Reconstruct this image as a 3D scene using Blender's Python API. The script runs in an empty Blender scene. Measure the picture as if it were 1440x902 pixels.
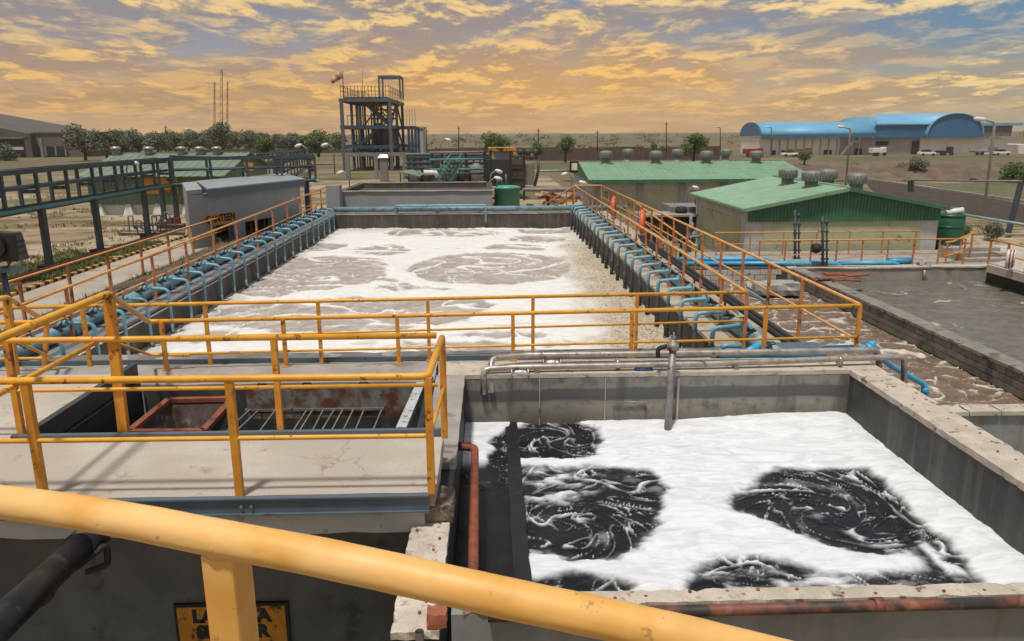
import bpy, bmesh, math, random
import numpy as np
from mathutils import Vector, Matrix, Euler
random.seed(7); RN = np.random.RandomState(5)
SC = bpy.context.scene
C = SC.collection

# ------------------------------------------------------------------ camera, sky, sun, exposure
F, CX, CY = 1080., 720., 451.
PITCH = math.atan(263/1080); YAW = math.atan(30/1080*math.cos(PITCH)); ROLL = math.radians(.3)
fwd = np.array([math.sin(YAW)*math.cos(PITCH), math.cos(YAW)*math.cos(PITCH), -math.sin(PITCH)])
rgt = np.array([math.cos(YAW), -math.sin(YAW), 0.]); upv = np.cross(rgt, fwd)
RR = math.cos(ROLL)*rgt-math.sin(ROLL)*upv; UU = math.cos(ROLL)*upv+math.sin(ROLL)*rgt
def P(x, y, X=None, Y=None, z=None):
    """survey helper: the point of the photographed place seen at (x, y) on a known wall, floor or line"""
    d = fwd+(x-CX)/F*RR-(y-CY)/F*UU
    t = X/d[0] if X is not None else Y/d[1] if Y is not None else z/d[2]
    return Vector(d*t)
cam = bpy.data.objects.new('camera', bpy.data.cameras.new('camera')); C.objects.link(cam)
m = Matrix.Identity(4)
for i in range(3): m[i][0], m[i][1], m[i][2] = RR[i], UU[i], -fwd[i]
cam.matrix_world = m
cam.data.lens = 27; cam.data.sensor_width = 36; cam.data.clip_end = 6000; cam.data.clip_start = .05
SC.camera = cam
SC.view_settings.view_transform = 'Standard'; SC.view_settings.look = 'None'
SC.view_settings.exposure = .10; SC.view_settings.gamma = 1

SUN_EL, SUN_AZ = math.radians(72), math.radians(208)      # azimuth clockwise from +Y: high behind the camera, a little to the left
sun = bpy.data.objects.new('sun', bpy.data.lights.new('sun', 'SUN')); C.objects.link(sun)
sun.data.energy = 2.9; sun.data.angle = math.radians(5.); sun.data.color = (1, .965, .90)
sd = Vector((math.sin(SUN_AZ)*math.cos(SUN_EL), math.cos(SUN_AZ)*math.cos(SUN_EL), math.sin(SUN_EL)))
sun.rotation_euler = (-sd).to_track_quat('-Z', 'Y').to_euler()

class NT:
    """tiny node-tree helper"""
    def __init__(s, t): s.t = t; s.n = t.nodes; s.l = t.links
    def add(s, typ, **kw):
        nd = s.n.new(typ)
        for k, v in kw.items():
            if k == 'ins':
                for a, b in v.items():
                    if hasattr(b, 'is_output') or isinstance(b, bpy.types.NodeSocket): s.l.new(b, nd.inputs[a])
                    else: nd.inputs[a].default_value = b
            else: setattr(nd, k, v)
        return nd
    def math(s, op, a, b=0., c=None, clamp=False):
        nd = s.n.new('ShaderNodeMath'); nd.operation = op; nd.use_clamp = clamp
        for i, v in enumerate((a, b) if c is None else (a, b, c)):
            if isinstance(v, (int, float)): nd.inputs[i].default_value = v
            else: s.l.new(v, nd.inputs[i])
        return nd.outputs[0]
    def mix(s, f, a, b, blend='MIX'):
        nd = s.n.new('ShaderNodeMix'); nd.data_type = 'RGBA'; nd.blend_type = blend
        for i, v in ((0, f), (6, a), (7, b)):
            if isinstance(v, (int, float)): nd.inputs[i].default_value = v
            elif isinstance(v, tuple): nd.inputs[i].default_value = v if len(v) == 4 else v+(1,)
            else: s.l.new(v, nd.inputs[i])
        return nd.outputs[2]
    def noise(s, vec, scale, detail=4, rough=.55, dist=0., lac=2.):
        nd = s.add('ShaderNodeTexNoise', ins={'Scale': scale, 'Detail': detail, 'Roughness': rough, 'Distortion': dist, 'Lacunarity': lac})
        if vec is not None: s.l.new(vec, nd.inputs['Vector'])
        return nd.outputs['Fac']
    def ramp(s, f, stops):
        nd = s.n.new('ShaderNodeValToRGB'); cr = nd.color_ramp
        while len(cr.elements) < len(stops): cr.elements.new(.5)
        for e, (p, c) in zip(cr.elements, stops):
            e.position = p; e.color = (c, c, c, 1) if isinstance(c, (int, float)) else tuple(c)+(1,)
        s.l.new(f, nd.inputs[0]); return nd.outputs[0]
    def smooth(s, f, a, b):
        nd = s.n.new('ShaderNodeMapRange'); nd.interpolation_type = 'SMOOTHSTEP'
        s.l.new(f, nd.inputs[0]); nd.inputs[1].default_value = a; nd.inputs[2].default_value = b
        return nd.outputs[0]

W = bpy.data.worlds.new('World'); SC.world = W; W.use_nodes = True
w = NT(W.node_tree); w.n.clear()
tc = w.add('ShaderNodeTexCoord').outputs['Generated']
sep = w.add('ShaderNodeSeparateXYZ', ins={0: tc}); dx, dy, dz = sep.outputs
el = w.math('MAXIMUM', dz, 0.)
inv = w.math('DIVIDE', 1., w.math('ADD', el, .10))
def deck(shift):                                           # a flat cloud deck seen from below, so the clouds crowd towards the horizon
    e2 = w.math('DIVIDE', 1., w.math('ADD', w.math('ADD', el, shift), .10))
    cx = w.math('MULTIPLY', w.math('MULTIPLY', dx, e2), 1.35); cy = w.math('MULTIPLY', w.math('MULTIPLY', dy, e2), .95)
    return w.add('ShaderNodeCombineXYZ', ins={0: cx, 1: cy, 2: 3.7}).outputs[0]
v0, v1 = deck(0.), deck(.012)
n0 = w.noise(v0, 2.1, 10, .66, .3); n1 = w.noise(v1, 2.1, 10, .66, .3)
big = w.noise(v0, .42, 3, .55)
veil = w.smooth(w.math('ADD', w.noise(w.add('ShaderNodeMapping', ins={0: v0, 1: (5.1, 2.3, 0), 3: (.6, 1., 1.)}).outputs[0], 1.1, 6, .58, .4), w.math('MULTIPLY', w.math('SUBTRACT', big, .5), .3)), .36, .58)
dens = w.math('ADD', n0, w.math('MULTIPLY', w.math('SUBTRACT', big, .5), .75))
cover = w.smooth(dens, .40, .66)
lit = w.smooth(w.math('ADD', w.math('SUBTRACT', n0, n1), w.math('MULTIPLY', w.math('SUBTRACT', n0, .5), .6)), -.04, .14)
azr = w.math('DIVIDE', dx, w.math('ADD', w.math('ABSOLUTE', dy), .3))
right_f = w.smooth(azr, .0, .50)
high = w.smooth(el, .03, .14)
hor = w.ramp(el, [(0, (.80, .47, .18)), (.05, (.58, .38, .20)), (.095, (.31, .32, .35)), (.16, (.17, .26, .38)), (1, (.10, .19, .36))])
horR = w.ramp(el, [(0, (.58, .43, .23)), (.045, (.36, .38, .33)), (.09, (.13, .29, .41)), (.16, (.045, .20, .42)), (1, (.07, .17, .36))])
nish = w.add('ShaderNodeTexSky', sky_type='NISHITA', sun_disc=False, sun_elevation=SUN_EL, sun_rotation=SUN_AZ)
base = w.mix(right_f, hor, horR)
nsk = w.mix(1., nish.outputs[0], (.07, .07, .07), 'MULTIPLY')
base = w.mix(w.smooth(el, .15, .7), base, w.mix(.5, base, nsk))
gx = w.math('DIVIDE', w.math('SUBTRACT', azr, .10), .26); gy = w.math('DIVIDE', w.math('SUBTRACT', el, .045), .06)
glow = w.math('EXPONENT', w.math('MULTIPLY', w.math('ADD', w.math('MULTIPLY', gx, gx), w.math('MULTIPLY', gy, gy)), -1.))
shade = w.mix(high, (.45, .26, .125), (.30, .265, .265)); shade = w.mix(w.math('MULTIPLY', right_f, .7), shade, w.mix(high, (.42, .33, .20), (.27, .30, .31)))
shade = w.mix(w.math('MULTIPLY', glow, .6), shade, (.52, .27, .085))
bright = w.mix(high, (.88, .50, .14), (.90, .62, .27)); bright = w.mix(w.math('MULTIPLY', right_f, .7), bright, (.96, .74, .38)); bright = w.mix(w.math('MULTIPLY', glow, .7), bright, (1., .56, .15))
base = w.mix(w.math('MULTIPLY', veil, w.math('SUBTRACT', .72, w.math('MULTIPLY', right_f, .15))), base, shade)
u0 = w.add('ShaderNodeMapping', ins={0: v0, 1: (11.3, 7.9, 2.), 3: (.85, 1., 1.)}).outputs[0]; u1 = w.add('ShaderNodeMapping', ins={0: v1, 1: (11.3, 7.9, 2.), 3: (.85, 1., 1.)}).outputs[0]
f0 = w.noise(u0, 1.9, 9, .64, .35); f1 = w.noise(u1, 1.9, 9, .64, .35)
fcov = w.math('MULTIPLY', w.smooth(w.math('ADD', f0, w.math('MULTIPLY', w.math('SUBTRACT', .5, big), .5)), .44, .64), w.math('SUBTRACT', .68, w.math('MULTIPLY', right_f, .34)))
flit = w.smooth(w.math('ADD', w.math('SUBTRACT', f0, f1), w.math('MULTIPLY', w.math('SUBTRACT', f0, .5), .6)), -.05, .15)
base = w.mix(w.math('MULTIPLY', fcov, w.smooth(el, .0, .03)), base, w.mix(w.math('MULTIPLY', flit, .85), w.mix(.55, shade, (.27, .20, .19)), bright))
upf = w.smooth(el, .17, .55)                                # overhead the sunset tint gives way to plain daylight cloud
cloud = w.mix(upf, w.mix(lit, shade, bright), w.mix(lit, (.46, .48, .52), (.92, .91, .88)))
edgeless = w.math('MULTIPLY', cover, w.smooth(el, -.005, .04))
col = w.mix(edgeless, base, cloud)
col = w.mix(1., col, (.95, .95, .96), 'MULTIPLY')
col = w.mix(w.math('MULTIPLY', glow, .26), col, (1., .55, .16))
bg = w.add('ShaderNodeBackground', ins={0: col, 1: 1.0})
w.l.new(bg.outputs[0], w.add('ShaderNodeOutputWorld').inputs[0])

# ------------------------------------------------------------------ materials
MATS = {}
def mat(name, base, base2=None, scale=3., rough=.7, metal=0., dirt=None, dirt_amt=0., dirt_scale=1.2, streak=None, streak_amt=0., bump=.15, bscale=30., spec=.5, coarse=None, contrast=(.35, .65), vary=0., crack=0.):
    if name in MATS: return MATS[name]
    M = bpy.data.materials.new(name); M.use_nodes = True; t = NT(M.node_tree); b = t.n['Principled BSDF']
    pos = t.add('ShaderNodeNewGeometry').outputs['Position']
    base2 = base2 or tuple(c*.82 for c in base)
    c = t.mix(t.smooth(t.noise(pos, scale, 6, .6), *contrast), base2, base)
    if coarse: c = t.mix(t.smooth(t.noise(pos, coarse[1], 3, .5), .42, .62), c, coarse[0])
    if streak:
        mp = t.add('ShaderNodeMapping', ins={0: pos, 3: (5., 5., .35)})
        s = t.smooth(t.noise(mp.outputs[0], 1.3, 5, .6), .50, .72)
        c = t.mix(t.math('MULTIPLY', s, streak_amt), c, streak)
    if dirt:
        d = t.smooth(t.noise(pos, dirt_scale, 8, .65), .60-dirt_amt*.2, .68-dirt_amt*.1)
        c = t.mix(d, c, dirt)
    if bump >= .3: c = t.mix(t.math('MULTIPLY', t.smooth(t.noise(pos, 75, 3, .7), .42, .7), .38), c, tuple(x*.45 for x in base2))
    if crack:
        wv = t.add('ShaderNodeVectorMath', operation='ADD', ins={0: pos, 1: t.add('ShaderNodeVectorMath', operation='SCALE', ins={0: t.add('ShaderNodeTexNoise', ins={'Vector': pos, 'Scale': 3., 'Detail': 4}).outputs['Color'], 3: .35}).outputs[0]})
        vd = t.add('ShaderNodeTexVoronoi', feature='DISTANCE_TO_EDGE', ins={'Vector': wv.outputs[0], 'Scale': crack}).outputs['Distance']
        km = t.math('MULTIPLY', t.math('SUBTRACT', 1., t.smooth(vd, .001, .008)), t.smooth(t.noise(pos, .9, 3), .45, .6))
        c = t.mix(t.math('MULTIPLY', km, .42), c, tuple(x*.3 for x in base2))
    if vary:
        rnd = t.add('ShaderNodeObjectInfo').outputs['Random']
        hs = t.add('ShaderNodeHueSaturation', ins={2: t.math('ADD', t.math('MULTIPLY', rnd, vary), 1-vary*.5), 4: c}); c = hs.outputs[0]
    t.l.new(c, b.inputs['Base Color'])
    rr = t.math('ADD', t.math('MULTIPLY', t.noise(pos, scale*2.3, 3), .3), rough-.15, clamp=True); t.l.new(rr, b.inputs['Roughness'])
    b.inputs['Metallic'].default_value = metal; b.inputs['Specular IOR Level'].default_value = spec
    if bump:
        bp = t.add('ShaderNodeBump', ins={0: bump, 1: .02, 2: t.noise(pos, bscale, 5, .6)}); t.l.new(bp.outputs[0], b.inputs['Normal'])
    MATS[name] = M; return M
def flat_mat(name, c, rough=.6, metal=0.): return mat(name, c, tuple(x*.85 for x in c), 6, rough, metal, bump=.05)
RUST = (.10, .032, .014)
yel_near = mat('yellow_paint_handrail', (.82, .46, .13), (.72, .37, .075), 9, .5, dirt=(.46, .25, .085), dirt_amt=-.12, dirt_scale=34, coarse=((.86, .53, .20), 5), bump=.29, bscale=55)
yel = mat('yellow_paint', (.82, .41, .04), (.72, .33, .03), 5, .45, dirt=(.16, .045, .015), dirt_amt=.05, dirt_scale=9, bump=.12, bscale=60)
yelpost = mat('yellow_paint_post', (.72, .32, .035), (.60, .24, .025), 5, .5, dirt=(.14, .04, .015), dirt_amt=.25, dirt_scale=8, bump=.15)
org = mat('faded_yellow_paint', (.72, .36, .105), (.62, .28, .075), 4, .55, dirt=(.25, .07, .03), dirt_amt=.1, dirt_scale=6, bump=.1)
orgpost = mat('faded_orange_post_paint', (.56, .24, .085), (.46, .165, .06), 4, .6, dirt=(.2, .05, .03), dirt_amt=.3, dirt_scale=5, bump=.1)
yelpale = mat('pale_yellow_paint', (.68, .36, .07), (.60, .29, .05), 4, .55, bump=.1)
conc = mat('concrete', (.40, .365, .32), (.31, .28, .245), 2.2, .85, dirt=(.22, .19, .16), dirt_amt=.25, dirt_scale=1.7, bump=.4, bscale=25, crack=1.1)
conc_deck = mat('concrete_deck', (.56, .50, .42), (.47, .41, .34), 1.6, .9, dirt=(.36, .27, .19), dirt_amt=.12, dirt_scale=2.6, coarse=((.46, .40, .33), 1.1), bump=.35, bscale=40, crack=.9)
conc_white = mat('limewashed_concrete', (.66, .59, .49), (.5, .43, .35), 4, .9, dirt=(.2, .10, .06), dirt_amt=.32, dirt_scale=6, bump=.8, bscale=22, crack=2.5)
conc_cope = mat('weathered_coping_concrete', (.58, .51, .41), (.46, .40, .32), 4, .9, dirt=(.16, .09, .06), dirt_amt=.18, dirt_scale=7, bump=.8, bscale=25)
conc_grey = mat('grey_painted_concrete', (.27, .28, .275), (.21, .22, .215), 2.5, .8, streak=(.20, .15, .09), streak_amt=.55, bump=.25)
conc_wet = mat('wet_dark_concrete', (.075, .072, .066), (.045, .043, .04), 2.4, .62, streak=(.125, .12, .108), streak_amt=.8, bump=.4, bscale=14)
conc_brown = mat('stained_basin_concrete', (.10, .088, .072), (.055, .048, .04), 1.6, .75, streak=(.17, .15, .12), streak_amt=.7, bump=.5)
conc_black = mat('black_concrete', (.030, .029, .027), (.018, .018, .017), 2.4, .6, streak=(.05, .047, .042), streak_amt=.6, bump=.4)  # near-black base with slightly paler streaks
gal = mat('galvanised_pipe', (.52, .48, .44), (.36, .32, .28), 7, .38, .55, dirt=(.22, .13, .09), dirt_amt=.12, dirt_scale=8, bump=.05)
steel = mat('dull_steel', (.33, .31, .29), (.22, .2, .19), 9, .5, .4, dirt=RUST, dirt_amt=.1, dirt_scale=5, bump=.05)
rustm = mat('rust_red_pipe', (.30, .085, .04), (.19, .05, .025), 8, .8, dirt=(.09, .04, .03), dirt_amt=.25, dirt_scale=4, bump=.25)
rustplate = mat('flaking_rusty_plate', (.26, .27, .24), (.16, .15, .12), 5, .75, dirt=(.13, .045, .02), dirt_amt=.85, dirt_scale=4.5, streak=(.17, .06, .025), streak_amt=.8, bump=.4)
slate = mat('blue_grey_steel', (.105, .145, .175), (.085, .12, .15), 3, .45, dirt=(.06, .065, .07), dirt_amt=.1, dirt_scale=3, bump=.04)
blue = mat('light_blue_pipe_paint', (.20, .41, .50), (.15, .33, .41), 3, .42, dirt=(.13, .19, .2), dirt_amt=.22, dirt_scale=4, bump=.08)
bluehead = mat('weathered_blue_header_paint', (.19, .34, .40), (.14, .26, .31), 2, .5, dirt=(.13, .15, .15), dirt_amt=.4, dirt_scale=3, bump=.1)
brightblue = mat('bright_blue_plastic_pipe', (.075, .40, .66), (.06, .33, .56), 4, .35, dirt=(.07, .2, .28), dirt_amt=.1, dirt_scale=4, bump=.04)
black = mat('black_paint', (.018, .018, .019), (.01, .01, .011), 5, .4, dirt=(.06, .055, .05), dirt_amt=.12, dirt_scale=4, bump=.06)
blackdull = mat('dull_black_rubber', (.028, .027, .026), (.017, .016, .016), 7, .75, bump=.15)
scum = mat('scum_stained_pipe', (.035, .032, .028), (.02, .018, .016), 8, .7, dirt=(.16, .15, .13), dirt_amt=.1, dirt_scale=5, bump=.2)
palepipe = mat('weathered_pale_pipe', (.22, .30, .31), (.13, .16, .16), 6, .6, dirt=(.10, .09, .07), dirt_amt=.4, dirt_scale=6, bump=.1)
navy = mat('navy_steel', (.05, .085, .13), (.035, .062, .095), 3, .5, dirt=(.10, .09, .08), dirt_amt=.1, dirt_scale=2, bump=0)
rackm = mat('dark_teal_rack_steel', (.058, .082, .092), (.040, .057, .064), 3, .6, dirt=(.075, .055, .04), dirt_amt=.15, dirt_scale=3, bump=0)
greysteel = mat('grey_structural_steel', (.25, .25, .24), (.18, .18, .175), 2, .6, bump=0)
teal = mat('teal_pipe_paint', (.10, .27, .235), (.08, .21, .18), 3, .5, bump=0)
greenroof = mat('sage_green_roof_sheet', (.215, .37, .235), (.18, .32, .20), 1.1, .45, dirt=(.16, .25, .17), dirt_amt=.15, dirt_scale=.8, bump=0)
greenroof2 = mat('pale_green_roof_sheet', (.19, .255, .175), (.155, .21, .145), .8, .5, bump=0)
greenclad = mat('dark_green_cladding', (.045, .175, .095), (.035, .14, .075), 1.5, .5, streak=(.05, .16, .09), streak_amt=.5, bump=0)
greenshed = mat('shed_green_cladding', (.13, .22, .145), (.10, .18, .115), 1.5, .6, bump=0)
olive = mat('olive_painted_panel', (.46, .48, .32), (.40, .42, .27), 1.6, .85, dirt=(.18, .19, .12), dirt_amt=.12, dirt_scale=1, bump=.1)
rend = mat('grey_render', (.56, .555, .53), (.48, .475, .455), 1.2, .85, streak=(.25, .24, .22), streak_amt=.4, bump=.12)
rend2 = mat('light_grey_paint_render', (.34, .345, .345), (.29, .295, .295), .9, .8, streak=(.23, .225, .21), streak_amt=.3, bump=.1)
greentank = mat('sea_green_tank', (.10, .37, .27), (.08, .31, .22), 2, .35, bump=.03)
dkgreentank = mat('bottle_green_tank', (.015, .10, .05), (.012, .08, .04), 2, .4, bump=.03)
whitep = mat('white_enamel', (.80, .78, .74), (.68, .66, .62), 6, .4, bump=0)
orange = mat('orange_lifebuoy', (.75, .15, .035), (.62, .11, .03), 6, .5, bump=.05)
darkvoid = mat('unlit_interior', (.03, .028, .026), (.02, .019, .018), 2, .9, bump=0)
vent_m = mat('galvanised_vent', (.25, .25, .24), (.18, .18, .17), 4, .55, .1, bump=0)
brickm = mat('weathered_block', (.22, .195, .16), (.165, .145, .12), 1.5, .92, dirt=(.085, .072, .055), dirt_amt=.5, dirt_scale=1.1, bump=.5, bscale=40, vary=.12)
whiteblock = mat('pale_block', (.60, .57, .50), (.48, .45, .39), 6, .9, dirt=(.25, .2, .15), dirt_amt=.1, dirt_scale=5, bump=.4, vary=.2)
mortar = mat('dark_mortar', (.12, .106, .088), (.06, .052, .044), 9, .95, bump=.3)
bluevault = mat('sky_blue_roof_sheet', (.17, .45, .66), (.14, .39, .60), .15, .5, bump=0)
bluewall = mat('blue_gable_sheet', (.035, .17, .34), (.03, .145, .30), .2, .5, bump=0)
facwhite = mat('factory_white_wall', (.84, .81, .74), (.76, .72, .65), .25, .85, streak=(.36, .31, .25), streak_amt=.4, bump=0)
facgrey = mat('factory_grey_wall', (.46, .45, .42), (.38, .37, .35), .3, .85, bump=0)
warehouse = mat('warehouse_dark_sheet', (.115, .10, .088), (.09, .08, .07), .3, .8, bump=0)
brickred = mat('terracotta_brick', (.42, .14, .075), (.32, .095, .05), 12, .85, bump=.4)
soilm = mat('brown_soil', (.145, .105, .07), (.085, .06, .042), 2.2, .95, dirt=(.05, .042, .035), dirt_amt=.25, dirt_scale=3, bump=1., bscale=7)
roadm = mat('concrete_road', (.44, .385, .315), (.36, .31, .25), .8, .92, dirt=(.28, .22, .16), dirt_amt=.2, dirt_scale=1.3, bump=.2)
darkgravel = mat('dark_gravel', (.062, .043, .030), (.042, .030, .021), 1.2, .95, dirt=(.10, .08, .06), dirt_amt=.2, dirt_scale=1.2, bump=.8, bscale=5)
signyel = mat('yellow_sign_board', (.66, .30, .02), (.56, .24, .016), 5, .6, dirt=(.05, .035, .025), dirt_amt=.22, dirt_scale=9, bump=0)
signyel2 = mat('yellow_shed_board', (.60, .27, .025), (.50, .21, .02), 3, .6, dirt=(.06, .04, .03), dirt_amt=.55, dirt_scale=2.3, bump=0)
signblk = flat_mat('sign_black', (.012, .012, .012))
bark = mat('bark', (.085, .06, .042), (.05, .036, .026), 6, .95, bump=0)
redm = flat_mat('red_paint', (.32, .035, .025))
stair_y = flat_mat('amber_handrail', (.48, .27, .05))
woodm = mat('weathered_timber', (.27, .12, .06), (.18, .08, .04), 5, .9, bump=.2)
tarp = mat('grey_tarpaulin', (.42, .40, .37), (.30, .28, .26), 3, .7, bump=.3)
def leafmat(name, a, b):
    M = bpy.data.materials.new(name); M.use_nodes = True; t = NT(M.node_tree); p = t.n['Principled BSDF']
    pos = t.add('ShaderNodeNewGeometry').outputs['Position']
    t.l.new(t.mix(t.smooth(t.noise(pos, .9, 3), .35, .65), a, b), p.inputs['Base Color']); p.inputs['Roughness'].default_value = .75; p.inputs['Specular IOR Level'].default_value = .2
    return M
leaf_d = leafmat('dusty_dark_leaf', (.125, .15, .085), (.18, .20, .12)); leaf_g = leafmat('green_leaf', (.09, .14, .045), (.15, .21, .075)); leaf_p = leafmat('dusty_pale_leaf', (.15, .16, .105), (.205, .205, .14))
grass_m = leafmat('dry_grass', (.20, .175, .08), (.34, .275, .15))

# ------------------------------------------------------------------ mesh helpers
class MB:
    def __init__(s): s.v = []; s.f = []; s.sm = []
    def quadbox(s, p):                                     # eight corners: bottom 0-3, top 4-7
        b = len(s.v); s.v += [tuple(q) for q in p]
        for f in ((0, 3, 2, 1), (4, 5, 6, 7), (0, 1, 5, 4), (1, 2, 6, 5), (2, 3, 7, 6), (3, 0, 4, 7)): s.f.append([b+i for i in f]); s.sm.append(False)
        return s
    def box(s, x0, x1, y0, y1, z0, z1):
        return s.quadbox([(x0, y0, z0), (x1, y0, z0), (x1, y1, z0), (x0, y1, z0), (x0, y0, z1), (x1, y0, z1), (x1, y1, z1), (x0, y1, z1)])
    def bar(s, a, b, wd, ht, upd=(0, 0, 1)):               # rectangular bar between two points
        a = Vector(a); b = Vector(b); d = (b-a).normalized(); u = Vector(upd)
        if abs(d.dot(u)) > .98: u = Vector((0, 1, 0))
        sd_ = d.cross(u).normalized(); u = sd_.cross(d).normalized(); h = sd_*wd/2; k = u*ht/2
        return s.quadbox([a-h-k, a+h-k, b+h-k, b-h-k, a-h+k, a+h+k, b+h+k, b-h+k])
    def tube(s, pts, r, n=8, bend=0., caps=True, r2=None):
        pts = [Vector(p) for p in pts]
        if bend and len(pts) > 2:
            q = [pts[0]]
            for i in range(1, len(pts)-1):
                a, c, e = pts[i-1], pts[i], pts[i+1]; k = min(bend, (a-c).length*.45, (e-c).length*.45)
                p0 = c+(a-c).normalized()*k; p2 = c+(e-c).normalized()*k
                for j in range(5):
                    u = j/4; q.append(p0*(1-u)**2+c*2*u*(1-u)+p2*u*u)
            pts = q+[pts[-1]]
        N = len(pts); T = []
        for i in range(N):
            T.append(((pts[min(i+1, N-1)]-pts[i]).normalized()+(pts[i]-pts[max(i-1, 0)]).normalized()).normalized())
        u = T[0].orthogonal().normalized(); b = len(s.v)
        for i in range(N):
            u = (u-T[i]*u.dot(T[i])).normalized(); w_ = T[i].cross(u)
            rr = r if r2 is None else r+(r2-r)*i/(N-1)
            for k in range(n):
                a = 2*math.pi*k/n; s.v.append(tuple(pts[i]+(u*math.cos(a)+w_*math.sin(a))*rr))
        for i in range(N-1):
            for k in range(n):
                s.f.append([b+i*n+k, b+i*n+(k+1) % n, b+(i+1)*n+(k+1) % n, b+(i+1)*n+k]); s.sm.append(True)
        if caps:
            s.f.append([b+k for k in range(n)][::-1]); s.sm.append(False)
            s.f.append([b+(N-1)*n+k for k in range(n)]); s.sm.append(False)
        return s
    def lathe(s, c, prof, n=16, axis=(0, 0, 1)):           # profile of (radius, height) along the axis
        c = Vector(c); ax = Vector(axis).normalized(); u = ax.orthogonal().normalized(); w_ = ax.cross(u); b = len(s.v)
        for r, h in prof:
            for k in range(n):
                a = 2*math.pi*k/n; s.v.append(tuple(c+ax*h+(u*math.cos(a)+w_*math.sin(a))*max(r, .001)))
        for i in range(len(prof)-1):
            for k in range(n):
                s.f.append([b+i*n+k, b+i*n+(k+1) % n, b+(i+1)*n+(k+1) % n, b+(i+1)*n+k]); s.sm.append(True)
        s.f.append([b+k for k in range(n)][::-1]); s.sm.append(False)
        s.f.append([b+(len(prof)-1)*n+k for k in range(n)]); s.sm.append(False)
        return s
    def poly(s, pts, ext):                                 # a flat polygon given thickness along ext
        b = len(s.v); n = len(pts); ext = Vector(ext)
        s.v += [tuple(Vector(p)) for p in pts]+[tuple(Vector(p)+ext) for p in pts]
        s.f += [list(range(b, b+n))[::-1], list(range(b+n, b+2*n))]; s.sm += [False]*2
        for i in range(n):
            j = (i+1) % n; s.f.append([b+i, b+j, b+n+j, b+n+i]); s.sm.append(False)
        return s
    def rough_box(s, x0, x1, y0, y1, z0, z1, step=.12, amp=.01, seed=0):   # box with worn uneven edges
        bm = bmesh.new(); rs = random.Random(seed)
        bmesh.ops.create_cube(bm, size=1); 
        for v in bm.verts: v.co = Vector((x0+(v.co.x+.5)*(x1-x0), y0+(v.co.y+.5)*(y1-y0), z0+(v.co.z+.5)*(z1-z0)))
        for ax, L in ((0, x1-x0), (1, y1-y0), (2, z1-z0)):
            lo = (x0, y0, z0)[ax]; n = min(80, max(1, int(L/step)))
            for i in range(1, n):
                co = [0, 0, 0]; no = [0, 0, 0]; co[ax] = lo+L*i/n; no[ax] = 1
                bmesh.ops.bisect_plane(bm, geom=bm.verts[:]+bm.edges[:]+bm.faces[:], plane_co=co, plane_no=no)
        e = 1e-4
        for v in bm.verts:
            c = v.co; k = (abs(c.x-x0) < e or abs(c.x-x1) < e)+(abs(c.y-y0) < e or abs(c.y-y1) < e)+(abs(c.z-z0) < e or abs(c.z-z1) < e)
            a = amp*((.5 if rs.random() < .86 else 1.8) if k > 1 else .2)
            ctr = Vector(((x0+x1)/2, (y0+y1)/2, (z0+z1)/2))
            for ax in range(3):
                lo, hi = (x0, y0, z0)[ax], (x1, y1, z1)[ax]
                if abs(c[ax]-lo) < e: c[ax] += rs.random()*a
                elif abs(c[ax]-hi) < e: c[ax] -= rs.random()*a
        bm.verts.index_update(); b = len(s.v)
        s.v += [tuple(v.co) for v in bm.verts]
        for f in bm.faces: s.f.append([b+v.index for v in f.verts]); s.sm.append(False)
        bm.free(); return s
    def build(s, name, material, parent=None, bevel=0.):
        me = bpy.data.meshes.new(name); o_ = Vector((0, 0, 0))
        root = parent
        while root is not None: o_ += root.location; root = root.parent
        me.from_pydata([(x-o_.x, y-o_.y, z-o_.z) for x, y, z in s.v], [], s.f); me.materials.append(material)
        me.polygons.foreach_set('use_smooth', s.sm); me.update()
        ob = bpy.data.objects.new(name, me); C.objects.link(ob)
        if parent is not None: ob.parent = parent
        if bevel:
            md = ob.modifiers.new('bevel', 'BEVEL'); md.width = bevel; md.segments = 2; md.limit_method = 'ANGLE'
        return ob
def tag(o, label=None, cat=None, group=None, kind=None):
    for k, v in (('label', label), ('category', cat), ('group', group), ('kind', kind)):
        if v: o[k] = v
    return o
def thing(name, label, cat, loc=(0, 0, 0), group=None):
    o = bpy.data.objects.new(name, None); C.objects.link(o); o.location = loc; o.empty_display_size = .3
    return tag(o, label, cat, group)
def struct(o): return tag(o, kind='structure')
def dup_tree(o, parent=None, dloc=(0, 0, 0)):
    c = o.copy(); C.objects.link(c); c.location = o.location+Vector(dloc)
    if parent is not None: c.parent = parent
    for ch in list(o.children): dup_tree(ch, c)
    return c
def textmesh(name, body, size, loc, material, parent, rot=(math.pi/2, 0, 0), off=.012, ext=.004):
    cu = bpy.data.curves.new(name, 'FONT'); cu.body = body; cu.size = size; cu.align_x = 'CENTER'; cu.align_y = 'CENTER'; cu.offset = off; cu.extrude = ext
    to = bpy.data.objects.new(name, cu); C.objects.link(to)
    dg = bpy.context.evaluated_depsgraph_get(); me = bpy.data.meshes.new_from_object(to.evaluated_get(dg))
    bpy.data.objects.remove(to); me.materials.clear(); me.materials.append(material)
    ob = bpy.data.objects.new(name, me); C.objects.link(ob); ob.rotation_euler = rot
    o_ = Vector(loc); root = parent
    while root is not None: o_ -= root.location; root = root.parent
    ob.location = o_; ob.parent = parent; return ob

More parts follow.
